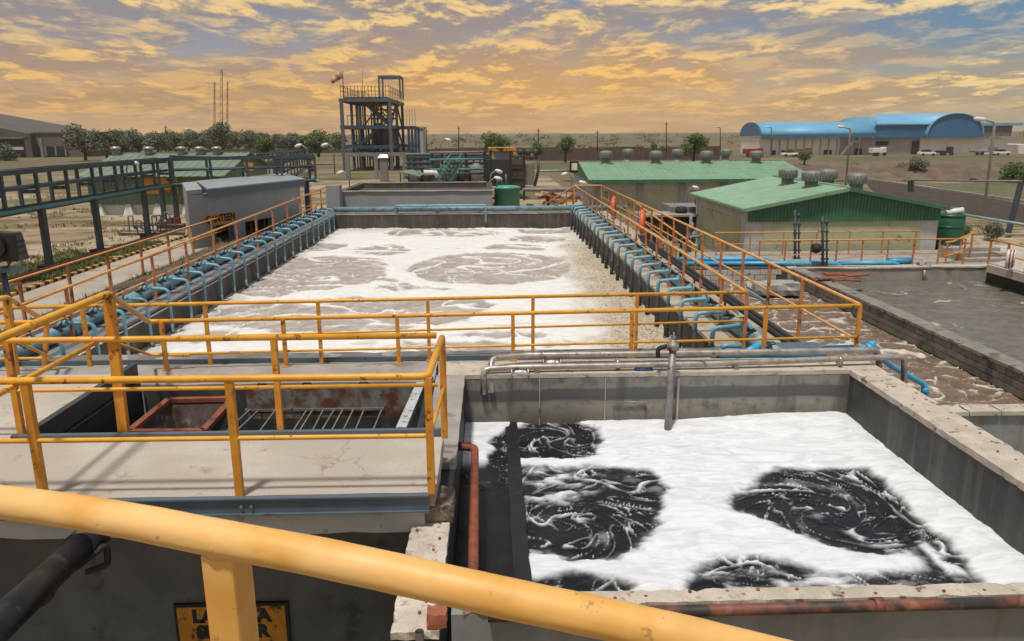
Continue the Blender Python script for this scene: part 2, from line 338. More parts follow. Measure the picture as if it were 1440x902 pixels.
# ------------------------------------------------------------------ numpy noise for foam
_perm = RN.permutation(512)
def vnoise(x, y):
    xi = np.floor(x).astype(int); yi = np.floor(y).astype(int); fx = x-xi; fy = y-yi
    u = fx*fx*fx*(fx*(fx*6-15)+10); v = fy*fy*fy*(fy*(fy*6-15)+10)
    h = lambda a, b: _perm[(_perm[a % 512]+b) % 512]
    def g(a, b, px, py):
        ang = h(a, b)*(2*math.pi/512); return np.cos(ang)*px+np.sin(ang)*py
    a = g(xi, yi, fx, fy); b = g(xi+1, yi, fx-1, fy); c = g(xi, yi+1, fx, fy-1); d = g(xi+1, yi+1, fx-1, fy-1)
    return ((a+(b-a)*u)+((c+(d-c)*u)-(a+(b-a)*u))*v)*1.4
def fbm(x, y, o=4, gain=.5):
    s = 0; a = 1.; t = 0
    for i in range(o): s = s+a*vnoise(x*2**i+17.3*i, y*2**i-9.1*i); t += a; a *= gain
    return s/t
def sstep(a, b, x): t = np.clip((x-a)/(b-a), 0, 1); return t*t*(3-2*t)
def poly_sd(px, py, poly):                                 # signed distance, negative inside
    d = np.full(px.shape, 1e9); ins = np.zeros(px.shape, bool); n = len(poly)
    for i in range(n):
        ax, ay = poly[i]; bx, by = poly[(i+1) % n]; ex, ey = bx-ax, by-ay
        t = np.clip(((px-ax)*ex+(py-ay)*ey)/(ex*ex+ey*ey), 0, 1)
        d = np.minimum(d, np.hypot(px-ax-t*ex, py-ay-t*ey))
        c = ((ay > py) != (by > py)) & (px < (bx-ax)*(py-ay)/(by-ay+1e-12)+ax); ins ^= c
    return np.where(ins, -d, d)
def grid_mesh(name, xs, ys, Z, material, attrs=None, smooth=True):
    nx, ny = len(xs), len(ys); X, Y = np.meshgrid(xs, ys)
    co = np.stack([X, Y, Z], -1).reshape(-1, 3).astype(np.float32)
    i = np.arange(ny-1)[:, None]*nx+np.arange(nx-1)[None, :]
    fc = np.stack([i, i+1, i+nx+1, i+nx], -1).reshape(-1, 4).astype(np.int32)
    me = bpy.data.meshes.new(name); me.vertices.add(len(co)); me.vertices.foreach_set('co', co.ravel())
    me.loops.add(fc.size); me.loops.foreach_set('vertex_index', fc.ravel()); me.polygons.add(len(fc))
    me.polygons.foreach_set('loop_start', np.arange(len(fc), dtype=np.int32)*4)
    me.polygons.foreach_set('use_smooth', np.full(len(fc), smooth)); me.update(calc_edges=True)
    for k, a in (attrs or {}).items():
        at = me.attributes.new(k, 'FLOAT', 'POINT'); at.data.foreach_set('value', a.ravel().astype(np.float32))
    me.materials.append(material); o = bpy.data.objects.new(name, me); C.objects.link(o); return o
def soup(name, V, Fq, material, parent=None):              # quads from numpy arrays
    me = bpy.data.meshes.new(name); me.from_pydata(V, [], Fq); me.materials.append(material)
    o = bpy.data.objects.new(name, me); C.objects.link(o)
    if parent is not None: o.parent = parent
    return o

# ------------------------------------------------------------------ ground
GZ, GR = -3.9, -5.8                                        # left and right ground levels below the eye
def gheight(X, Y):
    n = fbm(X*.06, Y*.06, 3)*.12*sstep(40, 120, np.hypot(X, Y))
    rightz = GR+0*Y
    s = sstep(5.45, 6.2, X)*(1-sstep(260, 420, Y)*.7)
    z = GZ*(1-s)+rightz*s+n
    far = sstep(300, 1500, Y); z = z*(1-far)+(-2.)*far+far*fbm(X*.004, Y*.004, 2)*3
    hole = ((X > -8.2) & (X < 5.4) & (Y < 35.4)) | ((X >= 5.4) & (X < 34) & (Y < 28.45))
    return np.where(hole, -9.5, z)
xs = np.unique(np.round(np.concatenate([np.linspace(-900, -60, 30), np.linspace(-60, -8.3, 60), [-8.2, -8.19, -2, 2, 5.39, 5.4, 5.6, 5.8, 6, 6.2], np.linspace(6.5, 33.9, 30), [34, 34.01], np.linspace(35, 140, 60), np.linspace(150, 1200, 30)]), 3))
ys = np.unique(np.round(np.concatenate([[-60, -20, 0, 4], np.linspace(5, 28.4, 30), [28.45, 28.46, 35.39, 35.4], np.linspace(36, 90, 60), np.linspace(90, 125, 40), np.linspace(128, 300, 50), np.linspace(320, 3500, 60)]), 3))
GX, GY = np.meshgrid(xs, ys)
gm = bpy.data.materials.new('dry_ground'); gm.use_nodes = True; t = NT(gm.node_tree); b = t.n['Principled BSDF']
pos = t.add('ShaderNodeNewGeometry').outputs['Position']
mpg = t.add('ShaderNodeMapping', ins={0: pos, 3: (.5, 1., 1.)}).outputs[0]
c = t.mix(t.smooth(t.noise(mpg, .5, 7, .65), .42, .58), (.32, .235, .15), (.15, .125, .058))
c = t.mix(t.smooth(t.noise(mpg, .22, 6, .65, .5), .50, .58), c, (.42, .33, .235))
c = t.mix(t.smooth(t.noise(pos, .055, 4, .5), .54, .66), c, (.115, .115, .045))
c = t.mix(t.math('MULTIPLY', t.smooth(t.noise(pos, 2.5, 5, .7), .55, .7), .5), c, (.10, .075, .045))
yy_ = t.add('ShaderNodeSeparateXYZ', ins={0: pos}).outputs[1]
mpf = t.add('ShaderNodeMapping', ins={0: pos, 3: (.25, 1., 1.)}).outputs[0]
fieldc = t.mix(t.smooth(t.noise(mpf, .05, 6, .6), .40, .60), (.17, .135, .08), (.10, .10, .05)); fieldc = t.mix(t.smooth(t.noise(mpf, .12, 5, .65), .55, .66), fieldc, (.24, .185, .12))
c = t.mix(t.math('MULTIPLY', t.smooth(t.math('ADD', yy_, t.math('MULTIPLY', t.noise(pos, .05, 3), 40.)), 70, 130), .9), c, fieldc)
t.l.new(c, b.inputs['Base Color']); b.inputs['Roughness'].default_value = .95; b.inputs['Specular IOR Level'].default_value = .15
t.l.new(t.add('ShaderNodeBump', ins={0: .9, 1: .1, 2: t.noise(pos, 3.5, 6, .7)}).outputs[0], b.inputs['Normal'])
struct(grid_mesh('ground', xs, ys, gheight(GX, GY), gm))
def sheet(name, pts, material):                            # a thin laid surface, 3 cm thick so that it has edges
    return struct(MB().poly(pts, (0, 0, .03)).build(name, material))
sheet('road', [(-11.9, 3, GZ-.01), (-10.05, 3, GZ-.01), (-10.05, 26.4, GZ-.01), (-11.9, 26.4, GZ-.01)], roadm)
sheet('forecourt', [(-13.4, 26.41, GZ-.01), (-10.05, 26.41, GZ-.01), (-10.05, 27.4, GZ-.01), (-10.6, 28, GZ-.01), (-12.9, 30.5, GZ-.01)], roadm)
# soil heaped along the basin wall
sx = np.linspace(-9.95, -8.0, 26); sy = np.linspace(5, 35, 300); SX, SY = np.meshgrid(sx, sy)
SZ = GZ+.02+(.16+.14*fbm(SX*1.3, SY*.9, 4))*np.sin(np.clip((SX+9.95)/1.95, 0, 1)*math.pi)+.03*fbm(SX*6, SY*6, 3)
struct(grid_mesh('soil_strip', sx, sy, SZ, soilm))

# ------------------------------------------------------------------ foam and water
def foam_material(name, water, foam1, foam2, crust=None, wrough=.06, fine=26., amp=.22, fb=.25, ripple=14, tint=None, bstr=.45, soft=0., spec=.5):
    M = bpy.data.materials.new(name); M.use_nodes = True; t = NT(M.node_tree); b = t.n['Principled BSDF']
    pos = t.add('ShaderNodeNewGeometry').outputs['Position']
    a = t.add('ShaderNodeAttribute', attribute_name='foam').outputs['Fac']
    fn = t.noise(pos, fine, 5, .65, .6)
    f = t.smooth(t.math('ADD', a, t.math('MULTIPLY', t.math('SUBTRACT', fn, .5), amp*2)),   .28-soft, .66+soft)
    mp = t.add('ShaderNodeMapping', ins={0: pos, 2: (0, 0, .5), 3: (1., 2.6, 1.)})
    fc = t.mix(t.smooth(t.noise(mp.outputs[0], 1.7, 8, .62, 2.), .34, .60), foam2, foam1)
    wc = t.mix(t.smooth(t.noise(pos, 3, 4), .35, .65), water, tuple(x*1.35+.004 for x in water))
    if crust:
        k = t.add('ShaderNodeAttribute', attribute_name='crust').outputs['Fac']
        vo = t.add('ShaderNodeTexVoronoi', ins={'Vector': pos, 'Scale': 17.}).outputs['Distance']
        cc = t.mix(t.smooth(vo, .05, .55), tuple(x*.35 for x in crust), crust)
        cc = t.mix(t.smooth(t.noise(pos, 9, 4, .7), .52, .70), cc, (.085, .065, .045))
        fc = t.mix(t.math('MINIMUM', k, 1.), fc, cc)
    c = t.mix(f, wc, fc); t.l.new(c, b.inputs['Base Color'])
    t.l.new(t.math('ADD', t.math('MULTIPLY', f, .75-wrough), wrough), b.inputs['Roughness'])
    b.inputs['Specular IOR Level'].default_value = spec
    h = t.math('ADD', t.math('MULTIPLY', f, fb), t.math('MULTIPLY', t.noise(pos, ripple, 5, .6, 1.), .5))
    t.l.new(t.add('ShaderNodeBump', ins={0: bstr, 1: .035, 2: h}).outputs[0], b.inputs['Normal'])
    return M
def veins(X, Y, s, k=.10, warp=.9, seed=0.):
    wx = fbm(X*s*.7+seed, Y*s*.7, 3); wy = fbm(X*s*.7-31.+seed, Y*s*.7+11, 3)
    n = fbm((X+wx*warp/s)*s+seed, (Y+wy*warp/s)*s, 4); n2 = fbm((X-wy*warp/s)*s*1.7+seed+50, (Y+wx*warp/s)*s*1.7, 3)
    return np.clip(np.maximum(1-np.abs(n)/k, .8*(1-np.abs(n2)/(k*.8))), 0, 1)

def svein(X, Y, s, k, warp=.6, seed=0., p=1.4, br=.35):             # smooth drifting froth lines, soft at the edges
    wx = fbm(X*s*.6+seed, Y*s*.6+3, 2); wy = fbm(X*s*.6-31.+seed, Y*s*.6+11, 2)
    n = fbm((X+wx*warp/s)*s+seed, (Y+wy*warp/s)*s-seed, 2, .35)
    return np.clip(1-np.abs(n)/(k*(.35+1.3*sstep(-.4, .4, fbm(X*s*1.3+seed+7, Y*s*1.3, 3)))), 0, 1)**p
def twist(X, Y, c0, amt, rad):
    ex, ey = X-c0.x, Y-c0.y; a = amt*np.exp(-(ex*ex+ey*ey)/(rad*rad)); return c0.x+ex*np.cos(a)-ey*np.sin(a), c0.y+ex*np.sin(a)+ey*np.cos(a)
# the near tank: black liquor under white foam
TW = -3.82
def px_poly(pts, z): return [tuple(P(x, y, z=z)[:2]) for x, y in pts]
xs = np.linspace(-.37, 4.81, 345); ys = np.linspace(4.71, 9.73, 335); X, Y = np.meshgrid(xs, ys)
wob = fbm(X*2.2, Y*2.2, 4)*.16+fbm(X*9, Y*9, 3)*.035
def pool(pts, soft=.10, z=TW): return poly_sd(X, Y, px_poly(pts, z))
wob = fbm(X*2.0, Y*2.0, 4)*.13+fbm(X*8, Y*8, 3)*.03
cq = lambda pts: [(619+x/1.754, 548+y/1.754) for x, y in pts]
pools = [pool(cq([(185, 100), (230, 86), (320, 84), (375, 98), (398, 128), (380, 160), (330, 174), (185, 172)])),
         pool(cq([(190, 196), (300, 200), (440, 198), (520, 212), (552, 250), (530, 330), (490, 395), (440, 416), (330, 416), (250, 402), (190, 395)])),
         pool(cq([(725, 300), (722, 272), (760, 246), (790, 218), (860, 203), (1050, 204), (1120, 262), (1190, 345), (1165, 400), (1060, 408), (960, 390), (850, 350), (765, 312)])),
         pool(cq([(620, 480), (685, 420), (770, 420), (850, 436), (950, 466), (1050, 460), (1150, 456), (1300, 462), (1345, 495), (1345, 560), (600, 560)])),
         pool(cq([(1150, 300), (1190, 335), (1345, 492), (1320, 486), (1235, 405), (1160, 330)])),
         pool(cq([(215, 470), (330, 466), (480, 480), (500, 560), (215, 560)]))]
sdm = np.minimum.reduce(pools)+wob
inside = 1-sstep(-.03, .14, sdm+.06*fbm(X*3, Y*8, 4)+.05*fbm(X*9, Y*11, 4))
TX, TY_ = twist(X, Y, P(1165, 724, z=TW), 2.6, .75); TX, TY_ = twist(TX, TY_, P(800, 742, z=TW), -2.4, .6); TX, TY_ = twist(TX, TY_, P(785, 620, z=TW), 2., .4)
v = svein(TX, TY_, 1.3, .055, .9)*.80; v = np.maximum(v, svein(TX, TY_, 2.6, .065, .9, 23)*.68); v = np.maximum(v, svein(TX, TY_, 4.8, .075, .9, 61)*.58*sstep(-.25, .2, fbm(X*1.2, Y*1.2+5, 3))); v = np.maximum(v, .34*sstep(.02, .35, fbm(TX*1.4, TY_*1.4+9, 5)))
v = v*np.clip(.80+1.3*fbm(X*3.2, Y*3.6, 5), .12, 1.25)
v = np.maximum(v, sstep(-.12, .10, sdm)*.42)
c5 = poly_sd(X, Y, px_poly(cq([(190, 200), (330, 195), (420, 260), (330, 290), (190, 330)]), TW)); v = np.maximum(v, (1-sstep(-.35, .25, c5+wob*2))*np.clip(.35+1.5*fbm(X*3.5, Y*5, 5), 0, .8))
c6 = poly_sd(X, Y, px_poly(cq([(760, 440), (900, 450), (1340, 470), (1340, 560), (500, 560), (560, 470)]), TW)); v = np.maximum(v, (1-sstep(-.2, .2, c6+wob))*np.clip(.30+1.3*fbm(X*2.5, Y*5, 5), 0, .75))
foam = 1-inside*(1-np.clip(v, 0, 1))
foam = foam-.10*np.clip(fbm(X*1.5+4, Y*4, 5)*2, 0, 1)
# black channel on the left behind the dividing wall
ch = 1-sstep(.26, .34, X)
chf = sstep(.02, .2, fbm(X*1.6+3, Y*1.6, 4)*.5+ (Y-8.75)*.35-(X-.02)*1.1)*sstep(8.2, 8.7, Y)
chf = np.maximum(chf, veins(X, Y, 2.2, .05, 1., 80)*.55*sstep(7.4, 8.6, Y))
foam = foam*(1-ch)+chf*ch
bafX = 3.98
band = np.where(X < bafX, np.exp(-((X-bafX)/(.10+.12*sstep(7.4, 5, Y)))**2), np.exp(-((X-bafX)/.03)**2))*(1-sstep(7.45, 7.7, Y))*(.75+.9*fbm(X*4, Y*4, 4))
foam = np.clip(foam*(1-np.clip(band, 0, 1)*.95), 0, 1)
flow = fbm(X*1.2+fbm(X*2, Y*2, 3)*1.4, Y*3.1, 4)
Z = TW+foam*(.05+.030*flow*(1-ch)+.006*fbm(X*5, Y*9, 3))+(1-foam)*.007*fbm(X*4, Y*6, 3)*(1-.8*ch)
Z += .05*sstep(.05, .6, foam)*np.exp(-((X-4.6)/.25)**2)
Z += .10*np.exp(-(((X-3.9)/.8)**2+((Y-9.55)/.3)**2))*foam
tank_foam = foam_material('tank_foam', (.010, .011, .012), (.765, .775, .785), (.62, .63, .645), fine=30, amp=.13, wrough=.22, fb=.10, ripple=9, bstr=.16, soft=.20, spec=.22)
struct(grid_mesh('tank_water', xs, ys, Z, tank_foam, {'foam': foam}))

# the long aeration basin
BW = -4.25
xs = np.linspace(-7.02, 3.77, 340); ys = np.concatenate([np.linspace(11.85, 20, 230), np.linspace(20.04, 35.02, 300)]); X, Y = np.meshgrid(xs, ys)
wob = fbm(X*.7, Y*.7, 4)*.9+fbm(X*2.6, Y*2.6, 3)*.22
def ell(px0, py0, rx, ry):
    c_ = P(px0, py0, z=BW); ex = (P(px0+rx, py0, z=BW)-c_).length; ey = abs(P(px0, py0-ry, z=BW).y-P(px0, py0+ry, z=BW).y)/2
    return (np.hypot((X-c_.x)/ex, (Y-c_.y)/ey)-1)*min(ex, ey)
P_ = [ell(*e) for e in ((692, 377, 122, 23), (450, 384, 108, 25), (537, 353, 42, 9), (480, 443, 205, 26), (610, 436, 90, 17), (625, 329, 95, 6), (755, 338, 46, 6), (775, 326, 50, 5), (724, 350, 50, 6), (593, 404, 66, 8), (650, 490, 150, 11), (700, 474, 80, 7), (299, 479, 50, 13), (452, 349, 36, 7), (384, 410, 56, 10), (560, 392, 40, 7))]
wob = fbm(X*.8, Y*.8, 4)*.42+fbm(X*2.6, Y*2.6, 3)*.12
sdm = np.minimum(P_[0]+wob*.45, np.maximum(np.minimum.reduce(P_[1:]), .45-P_[0])+wob)      # the big boil keeps a ring of foam round it
inside = 1-sstep(-.26, .06, sdm+.12*fbm(X*3.5, Y*5, 3))
wx = fbm(X*.5, Y*.5, 3); wy = fbm(X*.5+40, Y*.5-8, 3)
st = sstep(.10, .36, fbm(X*.5+wx*1.2, Y*1.3+wy*1.6, 4))            # long drifting streaks
TX, TY_ = twist(X, Y, P(692, 377, z=BW), 1.2, 2.4); TX, TY_ = twist(TX, TY_, P(463, 383, z=BW), -1., 2.2); TX, TY_ = twist(TX, TY_, P(500, 443, z=BW), .8, 1.8)
v = np.maximum(svein(TX, TY_, .42, .075, 1.1)*.95, svein(TX*.7, TY_, .95, .07, .9, 20)*.75*np.clip(.6+1.6*fbm(X*1.1, Y*1.4, 4), 0, 1)); v = np.maximum(v, svein(X*.6, Y, 2.0, .09, .8, 44)*.45)
v = np.maximum(v, .5*st); v = np.clip(np.maximum(v, .10)+.26*fbm(X*1.6, Y*4.5, 5), 0, 1)
foam = 1-inside*(1-v)
foam = foam-.5*sstep(.24, .42, fbm(X*.5+70+wx, Y*1.3+wy, 4))*(1-inside)*(1-sstep(1.2, 2.2, X))
crust = sstep(1.35, 2.75, X+fbm(X*.9, Y*.9, 4)*1.0-.045*(Y-12)*1.0+.0)*(1-.0*Y)
crust = np.maximum(crust*(1-sstep(27, 33, Y)*.5), .75*sstep(3.2, 3.7, X+.3*fbm(X, Y, 3)))
crust = np.maximum(crust, .55*(1-sstep(-6.9, -6.3, X+.5*fbm(X, Y*.7, 3)))); crust = np.maximum(crust, .45*(1-sstep(12.2, 13.8, Y+fbm(X, Y, 3))))
crust = np.maximum(crust, .5*sstep(33.2, 34.6, Y+fbm(X, Y, 3))*(1-sstep(-4, -1, X)))
foam = np.maximum(foam, sstep(.3, .8, crust))
Z = BW+foam*(.07+.06*fbm(X*.8, Y*1.1, 4))+.02*fbm(X*3, Y*4, 3)+crust*(.05+.09*np.abs(fbm(X*5, Y*5, 3)))
basin_foam = foam_material('basin_foam', (.355, .305, .265), (.785, .77, .73), (.70, .68, .63), crust=(.50, .42, .31), wrough=.4, fine=6, amp=.16, fb=.3, ripple=3, bstr=.3, soft=.12)
struct(grid_mesh('basin_water', xs, ys, Z, basin_foam, {'foam': foam, 'crust': crust}))

# brown channel and the grey pond on the right
xs = np.linspace(5.2, 11.35, 200); ys = np.linspace(12.3, 28.3, 330); X, Y = np.meshgrid(xs, ys)
foam = np.maximum(svein(X*.9, Y*1.1, .75, .13, .9, 5)*.95, svein(X, Y, 1.7, .14, .8, 60)*.75); foam = np.maximum(foam, svein(X, Y*1.2, 3.4, .13, .7, 90)*.5)
foam = np.clip(foam*(.75+.9*fbm(X*2.5, Y*3, 4)), 0, 1)
foam = np.maximum(foam, .8*(1-sstep(5.3, 6.6, X+.9*fbm(X, Y, 3)))*sstep(-.1, .3, fbm(X*2, Y*2, 4)))
Z = -5.62+.05*foam+.035*fbm(X*1.5, Y*2.2, 4)
struct(grid_mesh('channel_water', xs, ys, Z, foam_material('channel_foam', (.155, .108, .072), (.66, .61, .54), (.55, .49, .42), fine=9, amp=.18, wrough=.3, ripple=5, soft=.12, spec=.3), {'foam': foam}))
xs = np.linspace(11.7, 33, 300); ys = np.linspace(12.5, 28.3, 260); X, Y = np.meshgrid(xs, ys)
foam = np.clip(np.maximum(svein(X, Y*1.3, .6, .07, 1., 9)*.62, svein(X, Y, 1.5, .06, .9, 33)*.45)*(.35+1.1*sstep(-.2, .4, fbm(X*.3, Y*.4, 3))), 0, 1)
Z = -5.50+.05*fbm(X*1.2, Y*1.8, 4)+.025*fbm(X*4, Y*5, 3)
struct(grid_mesh('pond_water', xs, ys, Z, foam_material('pond_surface', (.125, .112, .088), (.52, .50, .45), (.42, .40, .36), fine=8, amp=.2, wrough=.3, ripple=6, soft=.1, spec=.3, bstr=.7), {'foam': foam}))

# ------------------------------------------------------------------ concrete structures
def banded(name):                                          # tide marks of old liquor levels; dark top stop paints the shadow under the coping
    M = bpy.data.materials.new(name); M.use_nodes = True; t = NT(M.node_tree); b = t.n['Principled BSDF']
    pos = t.add('ShaderNodeNewGeometry').outputs['Position']
    z = t.add('ShaderNodeSeparateXYZ', ins={0: pos}).outputs[2]
    zz = t.math('ADD', z, t.math('MULTIPLY', t.math('SUBTRACT', t.noise(pos, 1.1, 5, .6), .5), .14))
    k = t.math('DIVIDE', t.math('ADD', zz, 3.75), .65)
    c = t.ramp(k, [(0, (.16, .145, .115)), (.30, (.29, .265, .21)), (.40, (.25, .23, .19)), (.44, (.10, .10, .095)), (.66, (.125, .125, .12)), (.70, (.27, .255, .22)), (.93, (.24, .23, .205)), (.97, (.12, .115, .105))])
    c = t.mix(t.smooth(t.noise(pos, 6, 6, .65), .45, .75), c, (.11, .105, .095))
    mp = t.add('ShaderNodeMapping', ins={0: pos, 3: (2.2, 2.2, .25)}); c = t.mix(t.math('MULTIPLY', t.smooth(t.noise(mp.outputs[0], 1.5, 4), .52, .66), .75), c, (.085, .083, .078))
    t.l.new(c, b.inputs['Base Color']); b.inputs['Roughness'].default_value = .8
    t.l.new(t.add('ShaderNodeBump', ins={0: .4, 1: .02, 2: t.noise(pos, 22, 5, .6)}).outputs[0], b.inputs['Normal']); return M
band_m = banded('tide_mark_and_edge_shade_concrete')

tank = thing('liquor_tank', 'near open concrete tank of black liquor under thick white foam', 'tank', (2.2, 7, -6.5))
MB().box(-.40, 4.80, 9.72, 10.05, -6.5, -3.16).build('wall', band_m, tank)
MB().rough_box(-.72, 5.24, 9.715, 10.32, -3.16, -3.1, .08, .006, 2).build('coping', conc_cope, tank)
MB().box(4.80, 5.20, 4.45, 10.05, -6.5, -3.17).build('wall', conc_wet, tank)
MB().rough_box(4.785, 5.23, 4.46, 9.71, -3.17, -3.095, .06, .008, 3).build('coping', conc_cope, tank)
MB().box(-.30, 4.79, 4.60, 4.71, -6.5, -3.17).build('wall', conc_grey, tank)
MB().rough_box(-.22, 4.78, 4.585, 4.735, -3.17, -3.095, .05, .012, 4).build('coping', conc_cope, tank)
MB().box(-.66, -.375, 4.33, 9.71, -6.5, -3.16).build('wall', conc_black, tank)
MB().rough_box(-.68, -.36, 4.31, 6.0, -3.16, -3.09, .05, .022, 5).build('coping', conc_white, tank)
MB().rough_box(-.74, -.36, 6.9, 9.705, -3.16, -3.09, .12, .012, 6).build('coping', conc, tank)
MB().rough_box(.16, .325, 4.72, 9.72, -6.5, TW+.045, .12, .01, 7).build('dividing_wall', mat('slimy_black_concrete', (.014, .014, .014), (.022, .021, .020), 4, .35, bump=.3), tank)
MB().rough_box(bafX-.035, bafX+.035, 4.72, 7.6, -5, TW+.002, .12, .006, 8).build('baffle', conc_black, tank)
mb = MB(); rs = random.Random(4)
for k in range(22): mb.lathe((4.87+rs.random()*.28, 4.75+k*.22+rs.random()*.08, -3.105), [(.014, 0), (.013, .012+rs.random()*.012)], 6)
for k in range(17): mb.lathe((.5+k*.26+rs.random()*.1, 4.62+rs.random()*.08, -3.105), [(.013, 0), (.012, .012+rs.random()*.012)], 6)
for k in range(9): mb.lathe((-.42-rs.random()*.2, 4.45+k*.16+rs.random()*.06, -3.10), [(.013, 0), (.012, .018+rs.random()*.012)], 6)
tag(mb.build('cut_rebar_stub', rustm, tank), kind='stuff')
mb = MB()
for x0, x1, y0, y1 in ((.62, .632, 9.70, 9.722), (2.47, 2.50, 9.705, 9.722), (1.5, 1.51, 9.70, 9.722)): mb.box(x0, x1, y0, y1, TW, -3.18)
mb.build('wall_joint', conc_cope, tank)
MB().tube([(1.62, 9.69, -3.62), (1.62, 9.69, -3.50), (2.05, 9.69, -3.50), (2.05, 9.69, -3.62)], .012, 6).build('step_iron', steel, tank)

# rusty and dark pipe on the near wall, and the red pipe down the channel
mb = MB(); mb.tube([(-.05, 4.545, -3.15), (5.4, 4.545, -3.12)], .040, 12)
for x in (.9, 2.6, 4.2): mb.lathe((x, 4.545, -3.14+.006*x), [(.05, -.03), (.05, .03)], 12, (1, 0, 0))
tag(mb.build('wall_pipe', mat('rust_and_tar_pipe', (.19, .065, .04), (.035, .03, .028), 3.2, .6, dirt=(.30, .12, .075), dirt_amt=.3, dirt_scale=2.6, bump=.2, contrast=(.42, .58))), 'dark rust mottled pipe along outside of the near tank wall', 'pipe')
mb = MB(); mb.tube([(-.42, 7.75, -3.28), (-.20, 7.72, -3.28), (-.16, 4.75, -3.34)], .043, 12, .08)
red = tag(mb.build('drain_pipe', rustm), 'rust red pipe running down the black channel beside the white foam tank', 'pipe')
MB().tube([(-.44, 7.76, -3.28), (-.24, 7.735, -3.28)], .047, 12).build('elbow_sleeve', black, red)
stub = tag(MB().tube([(-.475, 4.22, -4.1), (-.475, 4.22, -3.02)], .028, 12, caps=False).build('stub_pipe', steel), 'short open rusty steel pipe standing beside the broken brick', 'pipe')
MB().tube([(-.475, 4.22, -3.5), (-.475, 4.22, -3.04)], .022, 10).build('bore', darkvoid, stub)
br = MB().rough_box(-.445, -.31, 4.33, 4.46, -3.09, -2.985, .03, .018, 9).build('broken_brick', brickred); tag(br, 'broken terracotta brick lying on corner of the limewashed wall top', 'brick')

# inlet platform with its pit
plat = thing('inlet_platform', 'near concrete platform edged with blue grey steel channel above a dark pit', 'platform', (-3, 6.3, -3.1))
MB().rough_box(-9, -.47, 5.69, 6.86, -2.93, -2.80, .25, .006, 11).build('deck_slab', conc_deck, plat)
MB().rough_box(-9, -4.53, 6.87, 9.0, -2.93, -2.80, .25, .006, 12).build('deck_slab', conc_deck, plat)
fr = MB(); fr.box(-9, -.52, 5.655, 5.685, -2.935, -2.815); fr.box(-9, -.52, 5.63, 5.685, -2.95, -2.936)
fr.box(-9, -.52, 5.63, 5.685, -2.814, -2.80); fr = fr.build('channel_beam', slate, plat)
bb = MB()
for x in (-2.01, -1.93, -4.5): bb.lathe((x, 5.655, -2.875), [(.014, 0), (.014, .02)], 6, (0, -1, 0))
bb.build('bolt', steel, fr)
kb = MB(); kb.box(-4.53, -.50, 6.875, 6.93, -2.90, -2.735); kb.build('channel_beam', slate, plat)
kb = MB(); kb.box(-4.525, -4.45, 6.935, 9.35, -2.98, -2.77); kb.build('channel_beam', mat('dark_channel_steel', (.05, .058, .066), (.035, .04, .046), 3, .5), plat)
MB().rough_box(-9, -.56, 5.70, 6.2, -3.16, -2.955, .2, .012, 13).build('edge_beam', mat('white_painted_edge', (.50, .50, .48), (.43, .43, .42), 1.5, .8, dirt=(.30, .26, .2), dirt_amt=.1, dirt_scale=5), plat)
MB().rough_box(-.74, -.33, 5.72, 6.12, -3.10, -2.94, .03, .035, 14).build('broken_corner', mat('crumbling_mortar', (.25, .20, .15), (.13, .10, .075), 10, .95, dirt=(.12, .05, .03), dirt_amt=.3, dirt_scale=9, bump=1.), plat)
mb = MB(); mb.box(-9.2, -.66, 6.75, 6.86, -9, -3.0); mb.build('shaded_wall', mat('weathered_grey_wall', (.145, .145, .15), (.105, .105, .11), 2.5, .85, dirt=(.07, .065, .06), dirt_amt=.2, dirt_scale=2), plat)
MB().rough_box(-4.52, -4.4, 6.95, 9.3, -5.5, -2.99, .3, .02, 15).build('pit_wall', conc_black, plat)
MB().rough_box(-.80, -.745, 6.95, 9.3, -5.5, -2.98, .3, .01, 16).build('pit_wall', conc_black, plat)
MB().rough_box(-4.4, -.80, 9.3, 9.45, -5.5, -3.10, .3, .02, 17).build('pit_wall', conc_wet, plat)
MB().rough_box(-9, -.75, 9.46, 10.31, -6, -3.09, .25, .012, 18).build('pit_wall', conc, plat)
MB().box(-4.38, -.81, 6.95, 9.29, -4.6, -4.35).build('pit_liquor', mat('black_liquor', (.008, .008, .008), (.012, .012, .011), 2, .15, bump=.1), plat)
MB().rough_box(-.73, -.48, 5.9, 6.89, -3.05, -2.99, .05, .02, 19).build('end_strip', conc, plat)
rb = MB(); rb.tube([(-.66, 6.55, -2.98), (-.56, 5.95, -2.97)], .03, 8); rb.tube([(-.60, 6.6, -2.98), (-.50, 6.0, -2.97)], .03, 8); rb.build('pipe_end', gal, plat)
struct(MB().box(-12, 6, 2, 6.74, -9.4, -9.0).build('lower_floor', conc_grey))

hp = thing('screen_hopper', 'square rusty hopper frame with sloping sides inside the dark pit', 'hopper', tuple(P(235, 605, z=-3.15)))
A_ = [P(237, 563, z=-3.12), P(328, 561, z=-3.12), P(286, 607, z=-3.12), P(181, 608, z=-3.12)]
for i in range(4): MB().bar(A_[i], A_[(i+1) % 4], .075, .05).build('frame_bar', rustm, hp)
cen = sum(A_, Vector())/4
for i in range(4):
    a, b_ = A_[i], A_[(i+1) % 4]; lo = Vector((0, 0, -.5)); a2 = a+(cen-a)*.55+lo; b2 = b_+(cen-b_)*.55+lo
    MB().poly([a, b_, b2, a2], (0, 0, -.012)).build('side_plate', mat('brown_sludge_plate', (.10, .062, .042), (.05, .034, .026), 7, .8, dirt=(.22, .17, .12), dirt_amt=.25, dirt_scale=7, bump=.5), hp)
MB().tube([cen+Vector((.05, .1, -.42)), cen+Vector((.22, .05, -.18))], .05, 10).build('outlet_pipe', steel, hp)
gr = thing('bar_screen', 'rusty bar screen of thin steel rods in front of the flaking plate', 'screen', tuple(P(450, 595, z=-3.3)))
